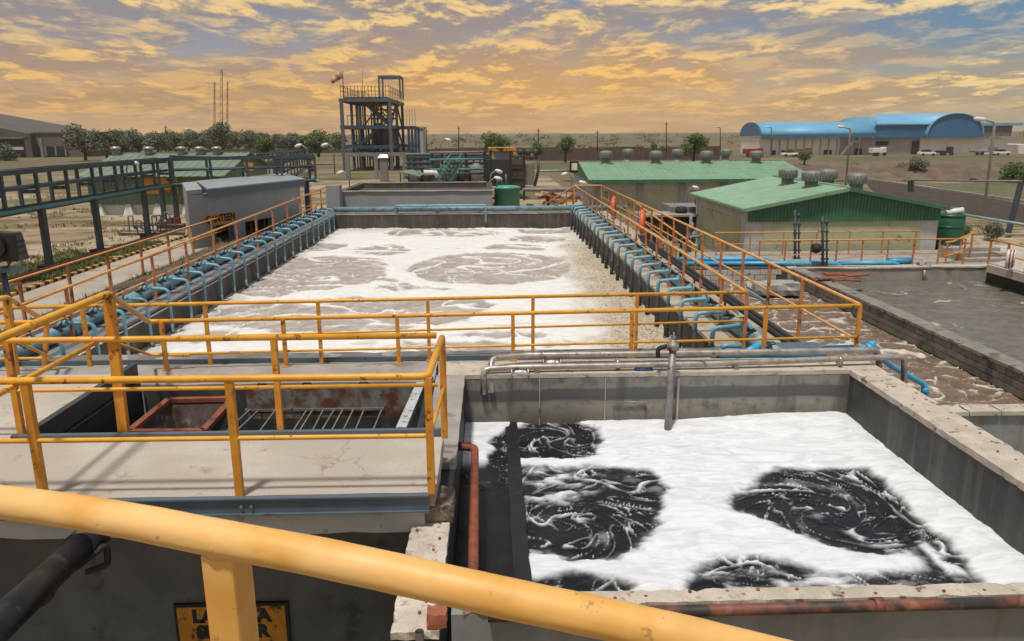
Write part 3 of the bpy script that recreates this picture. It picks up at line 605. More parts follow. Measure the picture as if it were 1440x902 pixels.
for xa, xb in ((352, 318), (365, 332), (388, 365), (432, 412), (440, 421), (455, 439), (470, 452), (482, 466), (497, 482), (512, 499), (537, 524)):
    MB().bar(P(xa, 577, z=-3.30), P(xb, 608, z=-3.30), .016, .03).build('bar', steel, gr)
MB().bar(P(345, 577, z=-3.31), P(540, 575, z=-3.31), .04, .03).build('cross_bar', steel, gr)
p0, p1 = P(345, 545, Y=9.05), P(580, 540, Y=9.05)
pl = MB().box(p0.x, p1.x, 9.05, 9.075, -3.42, -3.03).build('screen_plate', rustplate); tag(pl, 'flaking rust stained steel plate standing behind the bar screen', 'steel plate')
lp = MB()
for x in (p0.x+.2, p0.x+.75, p1.x-.6): lp.tube([(x-.05, 9.06, -3.03), (x-.05, 9.06, -2.97), (x+.05, 9.06, -2.97), (x+.05, 9.06, -3.03)], .012, 6, .02)
lp.build('lifting_lug', black, pl)
a, b_ = P(592, 538, z=-3.02), P(564, 602, z=-3.02)
cb = MB(); cb.bar(a, b_, .11, .014); cb.bar(a+Vector((.05, 0, -.04)), b_+Vector((.05, 0, -.04)), .012, .08); tag(cb.build('guide_beam', mat('flaking_white_steel', (.52, .54, .54), (.40, .42, .42), 8, .6, dirt=(.16, .07, .04), dirt_amt=.35, dirt_scale=10)), 'flaking white steel channel lying along right side of the pit', 'steel beam')

# cross walkway and the long basin
cw = thing('cross_walkway', 'concrete walkway crossing in front of the long foamy basin', 'walkway', (-1.5, 10.8, -3.6))
MB().rough_box(-8.2, 5.2, 10.325, 11.39, -3.6, -3.4, .3, .008, 21).build('slab', conc, cw)
MB().box(-8.2, 5.2, 11.395, 11.43, -3.5, -3.33).build('edge_channel', slate, cw)
MB().box(-8.2, 5.2, 10.36, 11.3, -8, -3.61).build('support_wall', conc_brown, cw)
st = thing('concrete_steps', 'low concrete steps from left end of the platform down to cross walkway', 'steps', (-6.5, 9.3, -3.1))
for k in range(2): MB().rough_box(-8.6, -5.2, 9.01+k*.33, 9.33+k*.33, -3.2, -2.93-.12*k, .2, .01, 30+k).build('tread', conc, st)
bas = thing('aeration_basin', 'long rectangular concrete basin full of whitish foam', 'basin', (-1.6, 23, -6.5))
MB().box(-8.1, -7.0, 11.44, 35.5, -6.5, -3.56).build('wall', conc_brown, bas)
MB().rough_box(-8.18, -6.985, 11.44, 35.55, -3.56, -3.5, .35, .008, 22).build('coping', mat('grey_basin_coping', (.235, .245, .255), (.18, .185, .19), 1.4, .75, dirt=(.12, .11, .10), dirt_amt=.2, dirt_scale=1.6), bas)
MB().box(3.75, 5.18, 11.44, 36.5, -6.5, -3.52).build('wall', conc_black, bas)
MB().rough_box(3.72, 5.24, 11.44, 36.6, -3.52, -3.45, .35, .01, 23).build('walkway_slab', mat('walkway_concrete', (.47, .415, .335), (.37, .32, .255), 1.5, .9, dirt=(.20, .17, .13), dirt_amt=.22, dirt_scale=2, bump=.3), bas)
MB().box(-6.98, 3.74, 35.02, 35.5, -6.5, -3.55).build('wall', conc_brown, bas)
MB().rough_box(-6.98, 3.74, 35.0, 35.6, -3.55, -3.49, .35, .01, 24).build('coping', conc, bas)
MB().box(-6.98, 3.74, 11.44, 11.9, -6.5, -3.46).build('wall', conc_brown, bas)
MB().rough_box(-6.98, 3.71, 11.44, 11.93, -3.46, -3.39, .25, .012, 25).build('coping', mat('splashed_coping', (.24, .225, .20), (.15, .14, .125), 2.4, .85, dirt=(.42, .38, .32), dirt_amt=.3, dirt_scale=2.2, bump=.5), bas)

# blocks: the pond wall and the pale wall at the channel head
wcope = mat('dirty_wall_coping', (.29, .262, .215), (.215, .195, .16), 2, .9, dirt=(.12, .10, .078), dirt_amt=.35, dirt_scale=2.2, bump=.6)
pw = thing('block_wall', 'weathered block wall with flat coping between brown channel and grey pond', 'wall', (11.6, 20, -6.2))
MB().box(11.39, 11.74, 12.6, 28.3, -6.4, -5.08).build('mortar_core', mortar, pw)
for k in range(34): 
    y0 = 12.62+k*.46; MB().rough_box(11.33, 11.80, y0, y0+.452, -5.08, -5.0+.006*random.random(), .15, .012, 40+k).build('coping_slab', wcope, pw)
def blocks(parent, name, origin, du, dv, nu, nv, wd, ht, dep, nrm, material, stagger=True, skip=0.):
    """a wall of single blocks sharing one mesh; du and dv run along the wall and up"""
    du, dv, nrm = Vector(du), Vector(dv), Vector(nrm); q = []
    for s_ in (0, 1):
        for u, v_ in ((0, 0), (1, 0), (1, 1), (0, 1)): q.append(du*((u-.5)*wd*(1 if s_ == 0 else .985))+dv*((v_-.5)*ht*(1 if s_ == 0 else .965))+nrm*(s_*dep))
    me = bpy.data.meshes.new(name); me.from_pydata([tuple(x) for x in q], [], [(0, 3, 2, 1), (4, 5, 6, 7), (0, 1, 5, 4), (1, 2, 6, 5), (2, 3, 7, 6), (3, 0, 4, 7)]); me.materials.append(material)
    rs = random.Random(len(name)+nu)
    for j in range(nv):
        for i in range(nu):
            if rs.random() < skip: continue
            o = bpy.data.objects.new(name, me); C.objects.link(o); o.parent = parent
            o.location = Vector(origin)-parent.location+du*((i+.5+(.5 if stagger and j % 2 else 0))*(wd+.016))+dv*((j+.5)*(ht+.016))+nrm*(rs.uniform(-.012, -.004))
blocks(pw, 'block', (11.385, 12.6, -5.08-.52), (0, 1, 0), (0, 0, 1), 72, 3, .40, .157, .035, (-1, 0, 0), brickm)
pb = thing('pale_block_wall', 'short pale block wall at the head of the brown channel below blue pipes', 'wall', (8, 28.4, -6))
MB().box(5.3, 11.2, 28.36, 28.6, -6.3, -4.98).build('mortar_core', mortar, pb)
blocks(pb, 'block', (6.2, 28.355, -5.86), (1, 0, 0), (0, 0, 1), 11, 4, .40, .19, .03, (0, -1, 0), whiteblock)
fw = thing('pond_end_wall', 'plain concrete far wall of the grey pond below the blue pipes', 'wall', (22, 28.4, -6))
MB().box(11.2, 33, 28.32, 28.6, -6.3, -5.04).build('wall_face', conc, fw); MB().rough_box(11.2, 33, 28.28, 28.75, -5.04, -4.98, .4, .015, 26).build('coping', conc_cope, fw)
sw = thing('slab_topped_wall', 'grey end wall of brown channel topped with a row of concrete slabs', 'wall', (9, 12.3, -6.5))
MB().box(5.25, 16, 12.06, 12.26, -8, -4.68).build('wall_face', conc_grey, sw)
for k in range(17): MB().rough_box(5.3+k*.55, 5.3+k*.55+.535, 12.0, 12.36, -4.68, -4.6+random.uniform(-.006, .006), .14, .012, 80+k).build('coping_slab', conc_cope, sw)
lw = thing('sunken_chamber', 'plain grey rendered chamber wall right of the foam tank', 'chamber', (8, 8.5, -7))
MB().rough_box(5.3, 16, 5.5, 12.0, -8, -6.2, .5, .01, 27).build('roof_slab', rend2, lw)
debris = thing('rusty_hatch_plates', 'pile of rusty plates and boards at the head of the block wall', 'scrap', tuple(P(1190, 388, z=-4.9)))
for (x0, y0, dx_, dy_, an) in ((1168, 391, 1.0, .35, .2), (1182, 386, 1.1, .4, -.1), (1205, 387, .9, .3, .35), (1190, 394, .9, .25, -.3)):
    p = P(x0, y0, z=-4.93+.06*random.random()); d_ = Vector((math.cos(an), math.sin(an), 0)); MB().bar(p-d_*dx_/2, p+d_*dx_/2, dy_, .05).build('plate', woodm if an > 0 else rustm, debris)
tp = MB(); p = P(1090, 404, z=-5.3)
tp.rough_box(p.x-.9, p.x+.9, p.y-.5, p.y+.5, p.z-.25, p.z+.2, .2, .16, 28); tag(tp.build('tarpaulin_bundle', tarp), 'crumpled grey sheet lying at the head of the brown channel', 'tarpaulin')

# ------------------------------------------------------------------ railings
def railing(label, path, zf, zt, posts, group=None, mt=yel, mp=yelpost, r=.028, rm=.02, mid=(.5,), pw_=.05, name='railing', base=True, rail_end=None, square=True):
    """path: corner points (x, y) of the rail; posts: list of (x, y) points; zf, zt: foot and top heights (numbers or functions of x, y)"""
    f = zf if callable(zf) else (lambda x, y: zf); g = zt if callable(zt) else (lambda x, y: zt)
    x0, y0 = path[0]; root = thing(name, label, 'railing', (x0, y0, f(x0, y0)), group)
    MB().tube([(x, y, g(x, y)) for x, y in path], r, 8, .06).build('top_rail', mt, root)
    for k in mid:
        MB().tube([(x, y, f(x, y)+(g(x, y)-f(x, y))*k) for x, y in path], rm, 6, .05).build('mid_rail', mt, root)
    for x, y in posts:
        m_ = MB()
        if square: m_.bar((x, y, f(x, y)), (x, y, g(x, y)-.01), pw_, pw_, (0, 1, 0))
        else: m_.tube([(x, y, f(x, y)), (x, y, g(x, y))], pw_/2, 8)
        if base: m_.box(x-pw_, x+pw_, y-pw_, y+pw_, f(x, y)-.002, f(x, y)+.02)
        m_.build('post', mp, root)
    return root
def along(a, b, n, ends=True):
    return [(a[0]+(b[0]-a[0])*k/(n-1), a[1]+(b[1]-a[1])*k/(n-1)) for k in range(n)]
# platform: front, back and side
XL = -8.9
railing('yellow rail along front edge of the near platform and its right end', [(XL, 5.74), (-.50, 5.68), (-.46, 6.84)], -2.80, -1.82, [(XL, 5.74), (-6.9, 5.73), (-5.2, 5.72), (-3.58, 5.71), (-2.03, 5.70), (-.50, 5.69), (-.46, 6.84)], r=.030, rm=.021, pw_=.058, base=False)
railing('yellow rail along the back of near platform beside the dark pit', [(XL, 6.955), (-.52, 6.955)], -2.80, -1.83, [(-7.2, 6.955), (-5.9, 6.955), (-4.47, 6.955), (-2.03, 6.955)], r=.030, rm=.021, pw_=.055)
# tall corner post with handrails to the steps
hr = thing('handrail', 'tall square yellow post with handrails sloping down to the cross walkway', 'handrail', (-3.53, 6.99, -2.75))
ap = P(152, 413, Y=6.99); be = P(208, 450, Y=10.12); be.z = -2.42
MB().bar((-3.53, 6.99, -2.80), (ap.x, ap.y, ap.z), .09, .06, (0, 1, 0)).build('post', yelpost, hr)
MB().tube([(ap.x-.02, 4.4, ap.z), ap, be, (be.x+.15, 10.12, -2.42)], .031, 10, .08).build('top_rail', yel, hr)
m1 = P(136, 481, Y=6.99); m2 = P(215, 498, Y=10.12)
MB().tube([(m1.x, 4.6, m1.z), m1], .023, 8).build('mid_rail', yel, hr); MB().tube([P(160, 482, Y=7.02), P(210, 499, Y=10.12), (-4.1, 10.12, -2.9)], .021, 8, .06).build('mid_rail', yel, hr)
hr2 = thing('handrail', 'short sloping yellow handrail at the far left end of the pit', 'handrail', (-5.55, 8.87, -2.8))
a0 = P(9, 418, Y=8.87); a1 = P(66, 453, Y=10.12)
MB().bar(P(22, 527, Y=8.87), a0, .07, .06, (0, 1, 0)).build('post', yelpost, hr2)
MB().tube([(a0.x-.02, 7.0, a0.z), a0, a1, (a1.x-1.6, 10.12, a1.z)], .03, 8, .06).build('top_rail', yel, hr2)
b0, b1 = P(27, 482, Y=8.87), P(74, 504, Y=10.12); MB().tube([b0, b1, (b1.x-1.7, 10.12, b1.z)], .021, 8, .05).build('mid_rail', yel, hr2)
MB().bar(P(62, 525, Y=10.12), a1, .05, .05, (0, 1, 0)).build('post', yelpost, hr2)
# cross walkway, near side (on the tank wall) and far side
nb = [(P(px_, 520-12*(px_-232)/700, z=-3.1).x, 10.1+.5*(px_-232)/980) for px_ in (236, 402, 560, 722, 891)]
nearc = lambda x, y: -3.1
railing('yellow rail on near side of cross walkway ending at the right corner', [(be.x, 10.12), (5.28, 10.6)], nearc, lambda x, y: -2.42, nb+[(3.9, 10.53), (5.28, 10.6)], mid=(.32,), r=.029)
fa = lambda x: 11.12+.7*(x+4.13)/8.2
railing('yellow rail on the far side of cross walkway facing the foam', [(-7.33, fa(-7.33)), (4.05, 11.84)], -3.4, lambda x, y: -2.40-.008*(x+4), [(P(px_, 500, Y=11.4).x, fa(P(px_, 500, Y=11.4).x)) for px_ in (305, 455, 604, 750, 898)]+[(-5.9, fa(-5.9))], mid=(.5,), r=.028)
# right walkway
ys_in = [11.84+1.35*k for k in range(17)]
railing('orange posted inner rail of the right walkway above the blue pipes', [(4.06, 11.84), (4.06, 35.2)], -3.45, -2.47, [(4.06, y) for y in ys_in], mt=org, mp=orgpost, r=.026, rm=.016, pw_=.045, mid=(.5,))
ys_out = [12.6+1.55*k for k in range(15)]
railing('faded yellow outer rail of right walkway beside the brown channel', [(5.28, 10.6), (5.24, 36.4)], -3.45, -2.41, [(5.25, y) for y in ys_out], mt=org, mp=orgpost, r=.03, rm=.02, pw_=.05, mid=(.5,))
# rails of the stair landing at the far end of the right walkway
ld = thing('landing_rail', 'faded yellow rail around the landing at far end of right walkway', 'railing', (4.1, 36.5, -3.45))
q0, q1, q2 = P(808, 261, Y=36.6), P(846, 261, Y=36.6), P(760, 292, Y=39.5); q3 = P(740, 310, Y=41)
MB().tube([(4.06, 35.2, -2.47), q0, q1, (5.24, 36.4, -2.41)], .03, 8, .05).build('top_rail', org, ld)
MB().tube([q0, q2, q3], .03, 8).build('top_rail', org, ld); MB().tube([q0+Vector((.1, .6, -.35)), q2+Vector((.2, .5, -.35)), q3+Vector((.2, .5, -.3))], .025, 8).build('mid_rail', org, ld)
for q in (q0, q1): MB().bar((q.x, q.y, -3.45), q, .07, .07, (0, 1, 0)).build('post', yelpost, ld)
for k in range(5): p = q0.lerp(q3, .15+k*.2); MB().bar((p.x, p.y, p.z-.9), p, .05, .05, (0, 1, 0)).build('post', orgpost, ld)
for k in range(6): p = q0.lerp(q3, .1+k*.18); MB().box(p.x-.1, p.x+.9, p.y-.12, p.y+.2, p.z-1.0, p.z-.94).build('stair_tread', steel, ld)
# left walkway
rs_in = [11.5, 13.2]+[14.75+1.9*k for k in range(11)]
railing('orange posted inner rail on left basin wall above blue header', [(-7.33, fa(-7.33)), (-7.33, 34.9)], -3.45, lambda x, y: -2.56+.012*(y-12), [(-7.33, y) for y in rs_in], mt=org, mp=orgpost, r=.027, rm=.018, pw_=.05, mid=(.46,))
lo = [12.4+1.92*k for k in range(13)]
railing('outer left rail with thin maroon pipe beside the concrete road', [(-10.0, 8), (-9.9, 35.2), (-7.4, 35.2)], lambda x, y: GZ-.05 if x < -8.3 else -3.5, lambda x, y: -2.93 if x < -8.3 else -2.5, [(-9.97, y) for y in lo]+[(-8.8, 35.2)], mt=org, mp=orgpost, r=.03, rm=.02, pw_=.06, mid=(.5,))
tag(MB().tube([(-10.03, 8, -2.885), (-10.0, 24, -2.89)], .024, 8).build('maroon_pipe', flat_mat('maroon_paint', (.10, .012, .018))), 'thin maroon pipe strapped along top of the outer left rail', 'pipe')
kerb = thing('striped_kerb', 'long low kerb painted with black and yellow hazard stripes along the road', 'kerb', (-12.1, 20, GZ))
for k in range(104):
    y0 = 9+k*.21; MB().box(-12.06, -11.95, y0, y0+.207, GZ-.1, GZ+.09).build('kerb_stone', signblk if k % 2 else yel, kerb)

# ------------------------------------------------------------------ the platform rail right in front of the eye
pts = []
for px_, py_, dep in ((-190, 688, 1.15), (0, 706, 1.06), (150, 727, .99), (300, 755.5, .93), (450, 784, .885), (600, 816.5, .85), (720, 843, .83), (900, 881, .81), (1080, 923, .80), (1300, 980, .79)):
    pts.append(P(px_, py_, Y=dep))
fg = thing('handrail', 'thick pale yellow tube handrail bending across the front of the view', 'handrail', tuple(P(320, 756, Y=.92)-Vector((0, 0, 1.1))))
def spline(p, n=8):
    o = []
    for i in range(len(p)-1):
        a, b_, c_, d_ = p[max(i-1, 0)], p[i], p[i+1], p[min(i+2, len(p)-1)]
        for k in range(n):
            u = k/n; o.append(.5*((2*b_)+(c_-a)*u+(2*a-5*b_+4*c_-d_)*u*u+(3*b_-a-3*c_+d_)*u**3))
    return o+[p[-1]]
tr_ = MB().tube(spline(pts, 40), .0245, 40).build('top_rail', yel_near, fg)
cs_ = np.array([v_.co[:] for v_ in tr_.data.vertices]); nm_ = np.array([v_.normal[:] for v_ in tr_.data.vertices])   # brush marks, dents and lumps of old paint
al = cs_[:, 0]; ar = np.arctan2(nm_[:, 2], nm_[:, 1]); lump = .0007*fbm(al*9, ar*1.1+al*2, 3)+.00045*fbm(al*14, ar*5, 3)+.0003*fbm(al*60, ar*9, 2)
cs_ += nm_*lump[:, None]; tr_.data.vertices.foreach_set('co', cs_.astype(np.float32).ravel()); tr_.data.update()
pp = P(317, 770, Y=.935); fb = Vector((pp.x+.006, pp.y-.01, -1.55))
MB().bar(fb, pp, .047, .047, (0.25, 1, 0)).build('post', yel_near, fg, bevel=.004)
wl = MB(); wl.lathe(pp+Vector((0, 0, .012)), [(.030, -.014), (.027, -.006), (.024, .0)], 20); wl.build('weld_bead', yel_near, fg)

# sign on the shaded wall
SY_ = 6.72
s0, s1 = P(244, 850, Y=SY_), P(405, 850, Y=SY_)
sg = thing('settler_sign', 'yellow and black lettered sign on the shaded wall under the platform', 'sign', ((s0.x+s1.x)/2, SY_, s0.z))
hgt = .62; cxs = (s0.x+s1.x)/2
MB().box(s0.x, s1.x, SY_-.012, SY_+.02, s0.z-hgt, s0.z).build('border', signblk, sg)
MB().box(s0.x+.03, s1.x-.03, SY_-.018, SY_-.0125, s0.z-hgt+.03, s0.z-.03).build('panel', mat('scuffed_orange_sign', (.60, .25, .015), (.50, .2, .012), 6, .6, dirt=(.04, .03, .02), dirt_amt=.45, dirt_scale=7), sg)
textmesh('lettering', 'LAMELLA', .185, (cxs, SY_-.0185, s0.z-.135), signblk, sg); textmesh('lettering', 'SETTLER', .185, (cxs, SY_-.0185, s0.z-.31), signblk, sg)
# black pipe in the shade
bp_ = thing('black_inlet_pipe', 'fat black pipe slanting up under the near platform', 'pipe', tuple(P(60, 830, Y=4.4)))
a, b_ = P(-40, 915, Y=3.6), P(110, 772, Y=5.3)
MB().tube([a, b_], .10, 20).build('pipe', black, bp_); MB().tube([b_, P(145, 740, Y=5.9)], .12, 20).build('collar', black, bp_)
MB().tube([P(105, 800, Y=5.2), P(150, 765, Y=5.4), P(152, 795, Y=5.4), P(120, 805, Y=5.3)], .025, 8, .05).build('hose', blackdull, bp_)
MB().lathe(P(50, 830, Y=4.6), [(.118, -.03), (.118, .03)], 20, b_-a).build('pipe_band', black, bp_)

# ------------------------------------------------------------------ aeration headers with their drop pipes
HY = [12.05+1.045*k for k in range(22)]
def header(label, hx, hz, sgn, xd, r, rd, low_m, low_r, zsplit, drop_m):
    root = thing('aeration_header', label, 'pipe', (hx, 23, hz))
    MB().tube([(hx, 10.7, hz), (hx, 35.1, hz)], r, 16).build('header_pipe', bluehead, root)
    for y in (13.6, 17.8, 22.0, 26.2, 30.4): MB().lathe((hx, y, hz), [(r*1.35, -.05), (r*1.35, -.006), (r*1.2, -.005), (r*1.2, .005), (r*1.35, .006), (r*1.35, .05)], 16, (0, 1, 0)).build('flange', bluehead, root)
    proto = None
    for y in HY:
        if proto is None:
            y0 = y; x1 = hx-sgn*r*.55; xv = hx-sgn*(r+.10); 
            d = MB(); d.tube([(x1, y, hz+r*.7), (hx-sgn*(r*.9), y, hz+r+.09), (xv-sgn*.1, y, hz+r+.07), (xd, y, hz+r+.04), (xd, y, zsplit)], rd, 8, .10)
            d.lathe((xv, y, hz+r+.075), [(rd*1.9, -.035), (rd*1.9, .035)], 10, (1, 0, 0))
            proto = d.build('drop_pipe', drop_m, root)
            MB().tube([(xd, y, zsplit+.005), (xd, y, -4.75)], low_r, 8).build('lower_sleeve', low_m, proto)
            if sgn < 0: MB().tube([(xd, y, -4.12), (xd, y, -4.76)], low_r+.004, 8).build('dark_tip', scum, proto)
            vb = MB(); vb.lathe((xv+sgn*.03, y, hz+r+.10), [(.05, -.06), (.06, -.02), (.045, .02), (.02, .07), (.016, .13)], 10); vb.build('valve', blackdull, proto)
            lvs = []
            for q_ in range(5):
                an = q_*.62-.9; cx_ = xv+sgn*.03; lv = MB(); lv.bar((cx_+sgn*.05*math.cos(an), y-.05*math.sin(an), hz+r+.22), (cx_-sgn*.19*math.cos(an), y+.19*math.sin(an), hz+r+.25+.01*q_), .028, .016); lv.tube([(cx_, y, hz+r+.1), (cx_, y, hz+r+.225)], .014, 6)
                lvs.append(lv.build('lever', black, proto))
            lmesh = [o_.data for o_ in lvs]
            for o_ in lvs[1:]: bpy.data.objects.remove(o_)
            bk = MB(); bk.bar((hx-sgn*r*.2, y-.05, hz+r), (xv, y-.05, hz+r+.03), .02, .05); bk.bar((hx-sgn*r*.2, y+.05, hz+r), (xv, y+.05, hz+r+.03), .02, .05); bk.build('clamp', blackdull, proto)
        else:
            c_ = proto.copy(); C.objects.link(c_); c_.parent = root; c_.location.y += y-y0+random.uniform(-.05, .05); c_.rotation_euler.y = random.uniform(-.035, .035)
            for ch_ in proto.children:
                e = ch_.copy(); C.objects.link(e); e.parent = c_
                if ch_.name.startswith('lever'): e.data = random.choice(lmesh)
    sd_ = MB()
    for k in range(12): y = 11.7+k*2.1; sd_.box(hx-r*.9, hx+r*.9, y-.06, y+.06, -3.5 if sgn < 0 else -3.45, hz-r*.8)
    sd_.build('saddle', conc, root)
    return root
hl = header('weathered blue air header with drop pipes along left basin wall', -7.58, -3.36, -1, -6.88, .135, .036, palepipe, .040, -3.95, blue)
MB().tube([(-6.965, 11.9, -3.60), (-6.965, 34.9, -3.60)], .016, 6).build('tie_rod', gal, hl)
hrh = header('weathered blue air header with dark drop pipes along right basin wall', 4.33, -3.30, 1, 3.60, .15, .042, scum, .052, -3.42, blue)
tag(MB().tube([(5.05, 11.5, -3.39), (5.05, 26, -3.39)], .05, 10).build('black_hose', blackdull), 'black pipe lying along outer edge of right walkway nearest the rail', 'pipe')
tag(MB().tube([(4.93, 11.3, -3.40), (4.93, 25, -3.40)], .045, 10).build('black_hose', blackdull), 'second black pipe on right walkway on the side nearer the blue header', 'pipe')
tag(MB().tube([(5.34, 14, -3.22), (5.34, 35.8, -3.22)], .04, 8).build('side_pipe', mat('pale_blue_small_pipe', (.30, .46, .50), (.24, .37, .4), 4, .45)), 'thin pale blue pipe outside the outer rail of right walkway', 'pipe')
cp = thing('crossover_pipe', 'blue air main running along top of the far basin wall', 'pipe', (0, 35.2, -3.3))
hz_ = P(640, 293.5, Y=35.2).z
MB().tube([(-7.1, 35.2, hz_), (6.2, 35.2, hz_-.02)], .115, 12).build('main_pipe', bluehead, cp)
a, b_ = P(556, 289, Y=35.05), P(683, 289, Y=35.05)
MB().tube([(a.x, 35.05, hz_-.1), (a.x, 35.05, hz_+.16), (a.x+.15, 35.0, hz_+.16), (b_.x-.05, 35.0, hz_+.16), (b_.x, 34.97, hz_+.1), (b_.x, 34.97, -3.9)], .05, 8, .1).build('branch_pipe', blue, cp)
MB().tube([(b_.x, 34.97, -3.9), (b_.x, 34.97, -4.5)], .06, 8).build('lower_sleeve', scum, cp)
for k in range(6): MB().box(-6.3+k*1.9, -6.1+k*1.9, 35.1, 35.3, -3.5, hz_-.1).build('saddle', conc, cp)

# small rubbish and fittings on the walkways
# galvanised pipes over the tank's back wall
def pipe_thing(name, label, paths, material, r, extra=None, n=10, bend=.08, cat='pipe'):
    root = thing(name, label, cat, tuple(paths[0][0]))
    for q in paths: MB().tube(q, r, n, bend).build('pipe', material, root)
    return root
def valve(root, c_, ax, r, L, material):
    v_ = MB(); v_.lathe(c_, [(r*1.9, -L/2), (r*1.9, -L/2+.02), (r*1.25, -L/2+.022), (r*1.45, -L*.2), (r*1.6, 0), (r*1.45, L*.2), (r*1.25, L/2-.022), (r*1.9, L/2-.02), (r*1.9, L/2)], 14, ax)
    o = v_.build('ball_valve', material, root)
    b_ = MB()
    for s_ in (-1, 1):
        for k in range(6):
            a = k*math.pi/3; b_.lathe(Vector(c_)+Vector((s_*(L/2-.01)-.02, math.cos(a)*r*1.6, math.sin(a)*r*1.6)), [(.011, 0), (.011, .04)], 6, (1, 0, 0))
    b_.build('bolt', steel, o)
yu, zu = 10.2, -2.99
U = [P(691, 556, Y=9.66), P(691, 513, Y=10.05), P(740, 513, Y=yu), P(1000, 509, Y=yu), P(1234, 499, Y=yu), P(1236, 522, Y=yu)]
zz = [-3.32, -2.98, -2.98, -2.98, -2.97, -3.25]
for q, z_ in zip(U, zz): q.z = z_
pu = pipe_thing('galvanised_pipe', 'upper galvanised pipe with flanged valve crossing behind the leaning post', [U], gal, .042)
valve(pu, P(776, 512, Y=yu), (1, 0, 0), .048, .26, gal)
Lp = [P(680, 556, Y=9.66), P(680, 527, Y=9.75), P(720, 526, Y=9.8), P(1000, 517, Y=9.84), P(1180, 509, Y=9.9), P(1271, 506, Y=9.95), P(1272, 545, Y=9.95)]
for q, z_ in zip(Lp, [-3.36, -3.035, -3.03, -3.03, -3.0, -3.0, -3.5]): q.z = z_
plw = pipe_thing('galvanised_pipe', 'lower galvanised pipe on tank wall with valve at left and bent end', [Lp], gal, .042)
valve(plw, P(731, 526, Y=9.8)+Vector((0, 0, .0)), (1, 0, 0), .048, .24, gal)
for px_ in (868, 1180): 
    c_ = P(px_, 512, Y=9.87); c_.z = -3.02; MB().lathe(c_, [(.075, -.02), (.075, .02)], 14, (1, 0, 0)).build('coupling', gal, plw)
for q in (Lp[3], Lp[2]): MB().box(q.x+.3, q.x+.36, q.y-.06, q.y+.06, -3.1, q.z-.02).build('support', steel, plw)
MB().lathe(P(905, 521, Y=9.82), [(.045, -.12), (.045, .12)], 12, (1, 0, 0)).build('blue_sleeve', flat_mat('navy_tape', (.02, .05, .14)), plw)
po = thing('leaning_post', 'grey steel post leaning in the white foam by the tank wall', 'post', tuple(P(939, 603, Y=9.35)))
t0 = P(938, 618, Y=9.35); t1 = P(947, 478, Y=9.62)
MB().tube([t0, t1], .048, 14).build('pole', steel, po); cl = MB(); cl.lathe(t1, [(.03, 0), (.035, .04), (.012, .07), (.012, .1)], 10); cl.build('cap', steel, po)
MB().lathe(t0.lerp(t1, .93), [(.075, -.05), (.08, 0), (.075, .05)], 12, t1-t0).build('clamp', steel, po)
MB().tube([t0.lerp(t1, .93)+Vector((-.05, .05, 0)), t0.lerp(t1, .93)+Vector((-.18, .1, -.05)), t0.lerp(t1, .8)+Vector((-.16, .1, 0))], .03, 8, .05).build('bracket_arm', blackdull, po)

# bright blue plastic pipework by the walkway end
zb = -3.28
bl = thing('blue_plastic_pipework', 'bright blue plastic pipe manifold at right end of cross walkway', 'pipe', tuple(P(1040, 500, z=zb)))
yb = 10.75
def bx(px_, py_, Y=yb): return P(px_, py_, Y=Y)
MB().tube([bx(1008, 500), bx(1085, 498), bx(1160, 499)], .062, 12).build('pipe', brightblue, bl)
MB().tube([bx(1045, 499), bx(1068, 486, 11.0), bx(1078, 484, 11.3)], .06, 12, .05).build('branch', brightblue, bl)
MB().lathe(bx(1005, 500), [(.10, -.03), (.10, .03)], 14, (1, 0, 0)).build('flange', steel, bl)
MB().tube([bx(1015, 489, 10.9), bx(1022, 486, 10.9), bx(1042, 487, 10.9)], .04, 10, .03).build('grey_tail', blue, bl)
g2 = thing('grey_panel_box', 'flat grey steel box beside bright blue pipework on the walkway', 'box', tuple(bx(1120, 492, 11.0)))
a, b_ = bx(1096, 498, 11.0), bx(1144, 485, 11.3); MB().box(a.x, b_.x, 11.0, 11.3, a.z-.05, b_.z+.02).build('body', slate, g2, bevel=.01); MB().box(a.x-.01, b_.x+.01, 10.98, 11.32, b_.z+.021, b_.z+.04).build('lid', slate, g2, bevel=.005)
vv = thing('hand_valve', 'small dark hand valve standing behind the blue pipes near the grey box', 'valve', tuple(bx(1083, 492, 10.9)))
q = bx(1083, 494, 10.9); MB().lathe(q, [(.05, -.05), (.06, 0), (.03, .05), (.02, .12)], 10).build('body', blackdull, vv); MB().tube([q+Vector((math.cos(k*.7)*.07, math.sin(k*.7)*.07, .12)) for k in range(10)], .01, 6).build('wheel', black, vv)
b2 = thing('blue_bent_pipe', 'bright blue pipe bending down past the tank wall into brown channel', 'pipe', tuple(bx(1150, 492, 10.9)))
MB().tube([bx(1150, 497, 10.8), bx(1156, 490, 10.8), bx(1225, 489, 10.8), bx(1236, 501, 10.9), bx(1252, 514, 11.1), bx(1297, 539, 11.3), bx(1301, 545, 11.3), bx(1301, 600, 11.3)], .045, 12, .06).build('pipe', brightblue, b2)
MB().lathe(bx(1301, 549, 11.3), [(.06, -.05), (.06, .05)], 12).build('coupling', brightblue, b2); MB().lathe(bx(1222, 490, 10.8), [(.075, -.06), (.075, .06)], 12, (1, 0, 0)).build('coupling', brightblue, b2)
MB().lathe(bx(1226, 489, 10.8), [(.055, -.03), (.055, .09)], 12).build('tee', brightblue, b2)

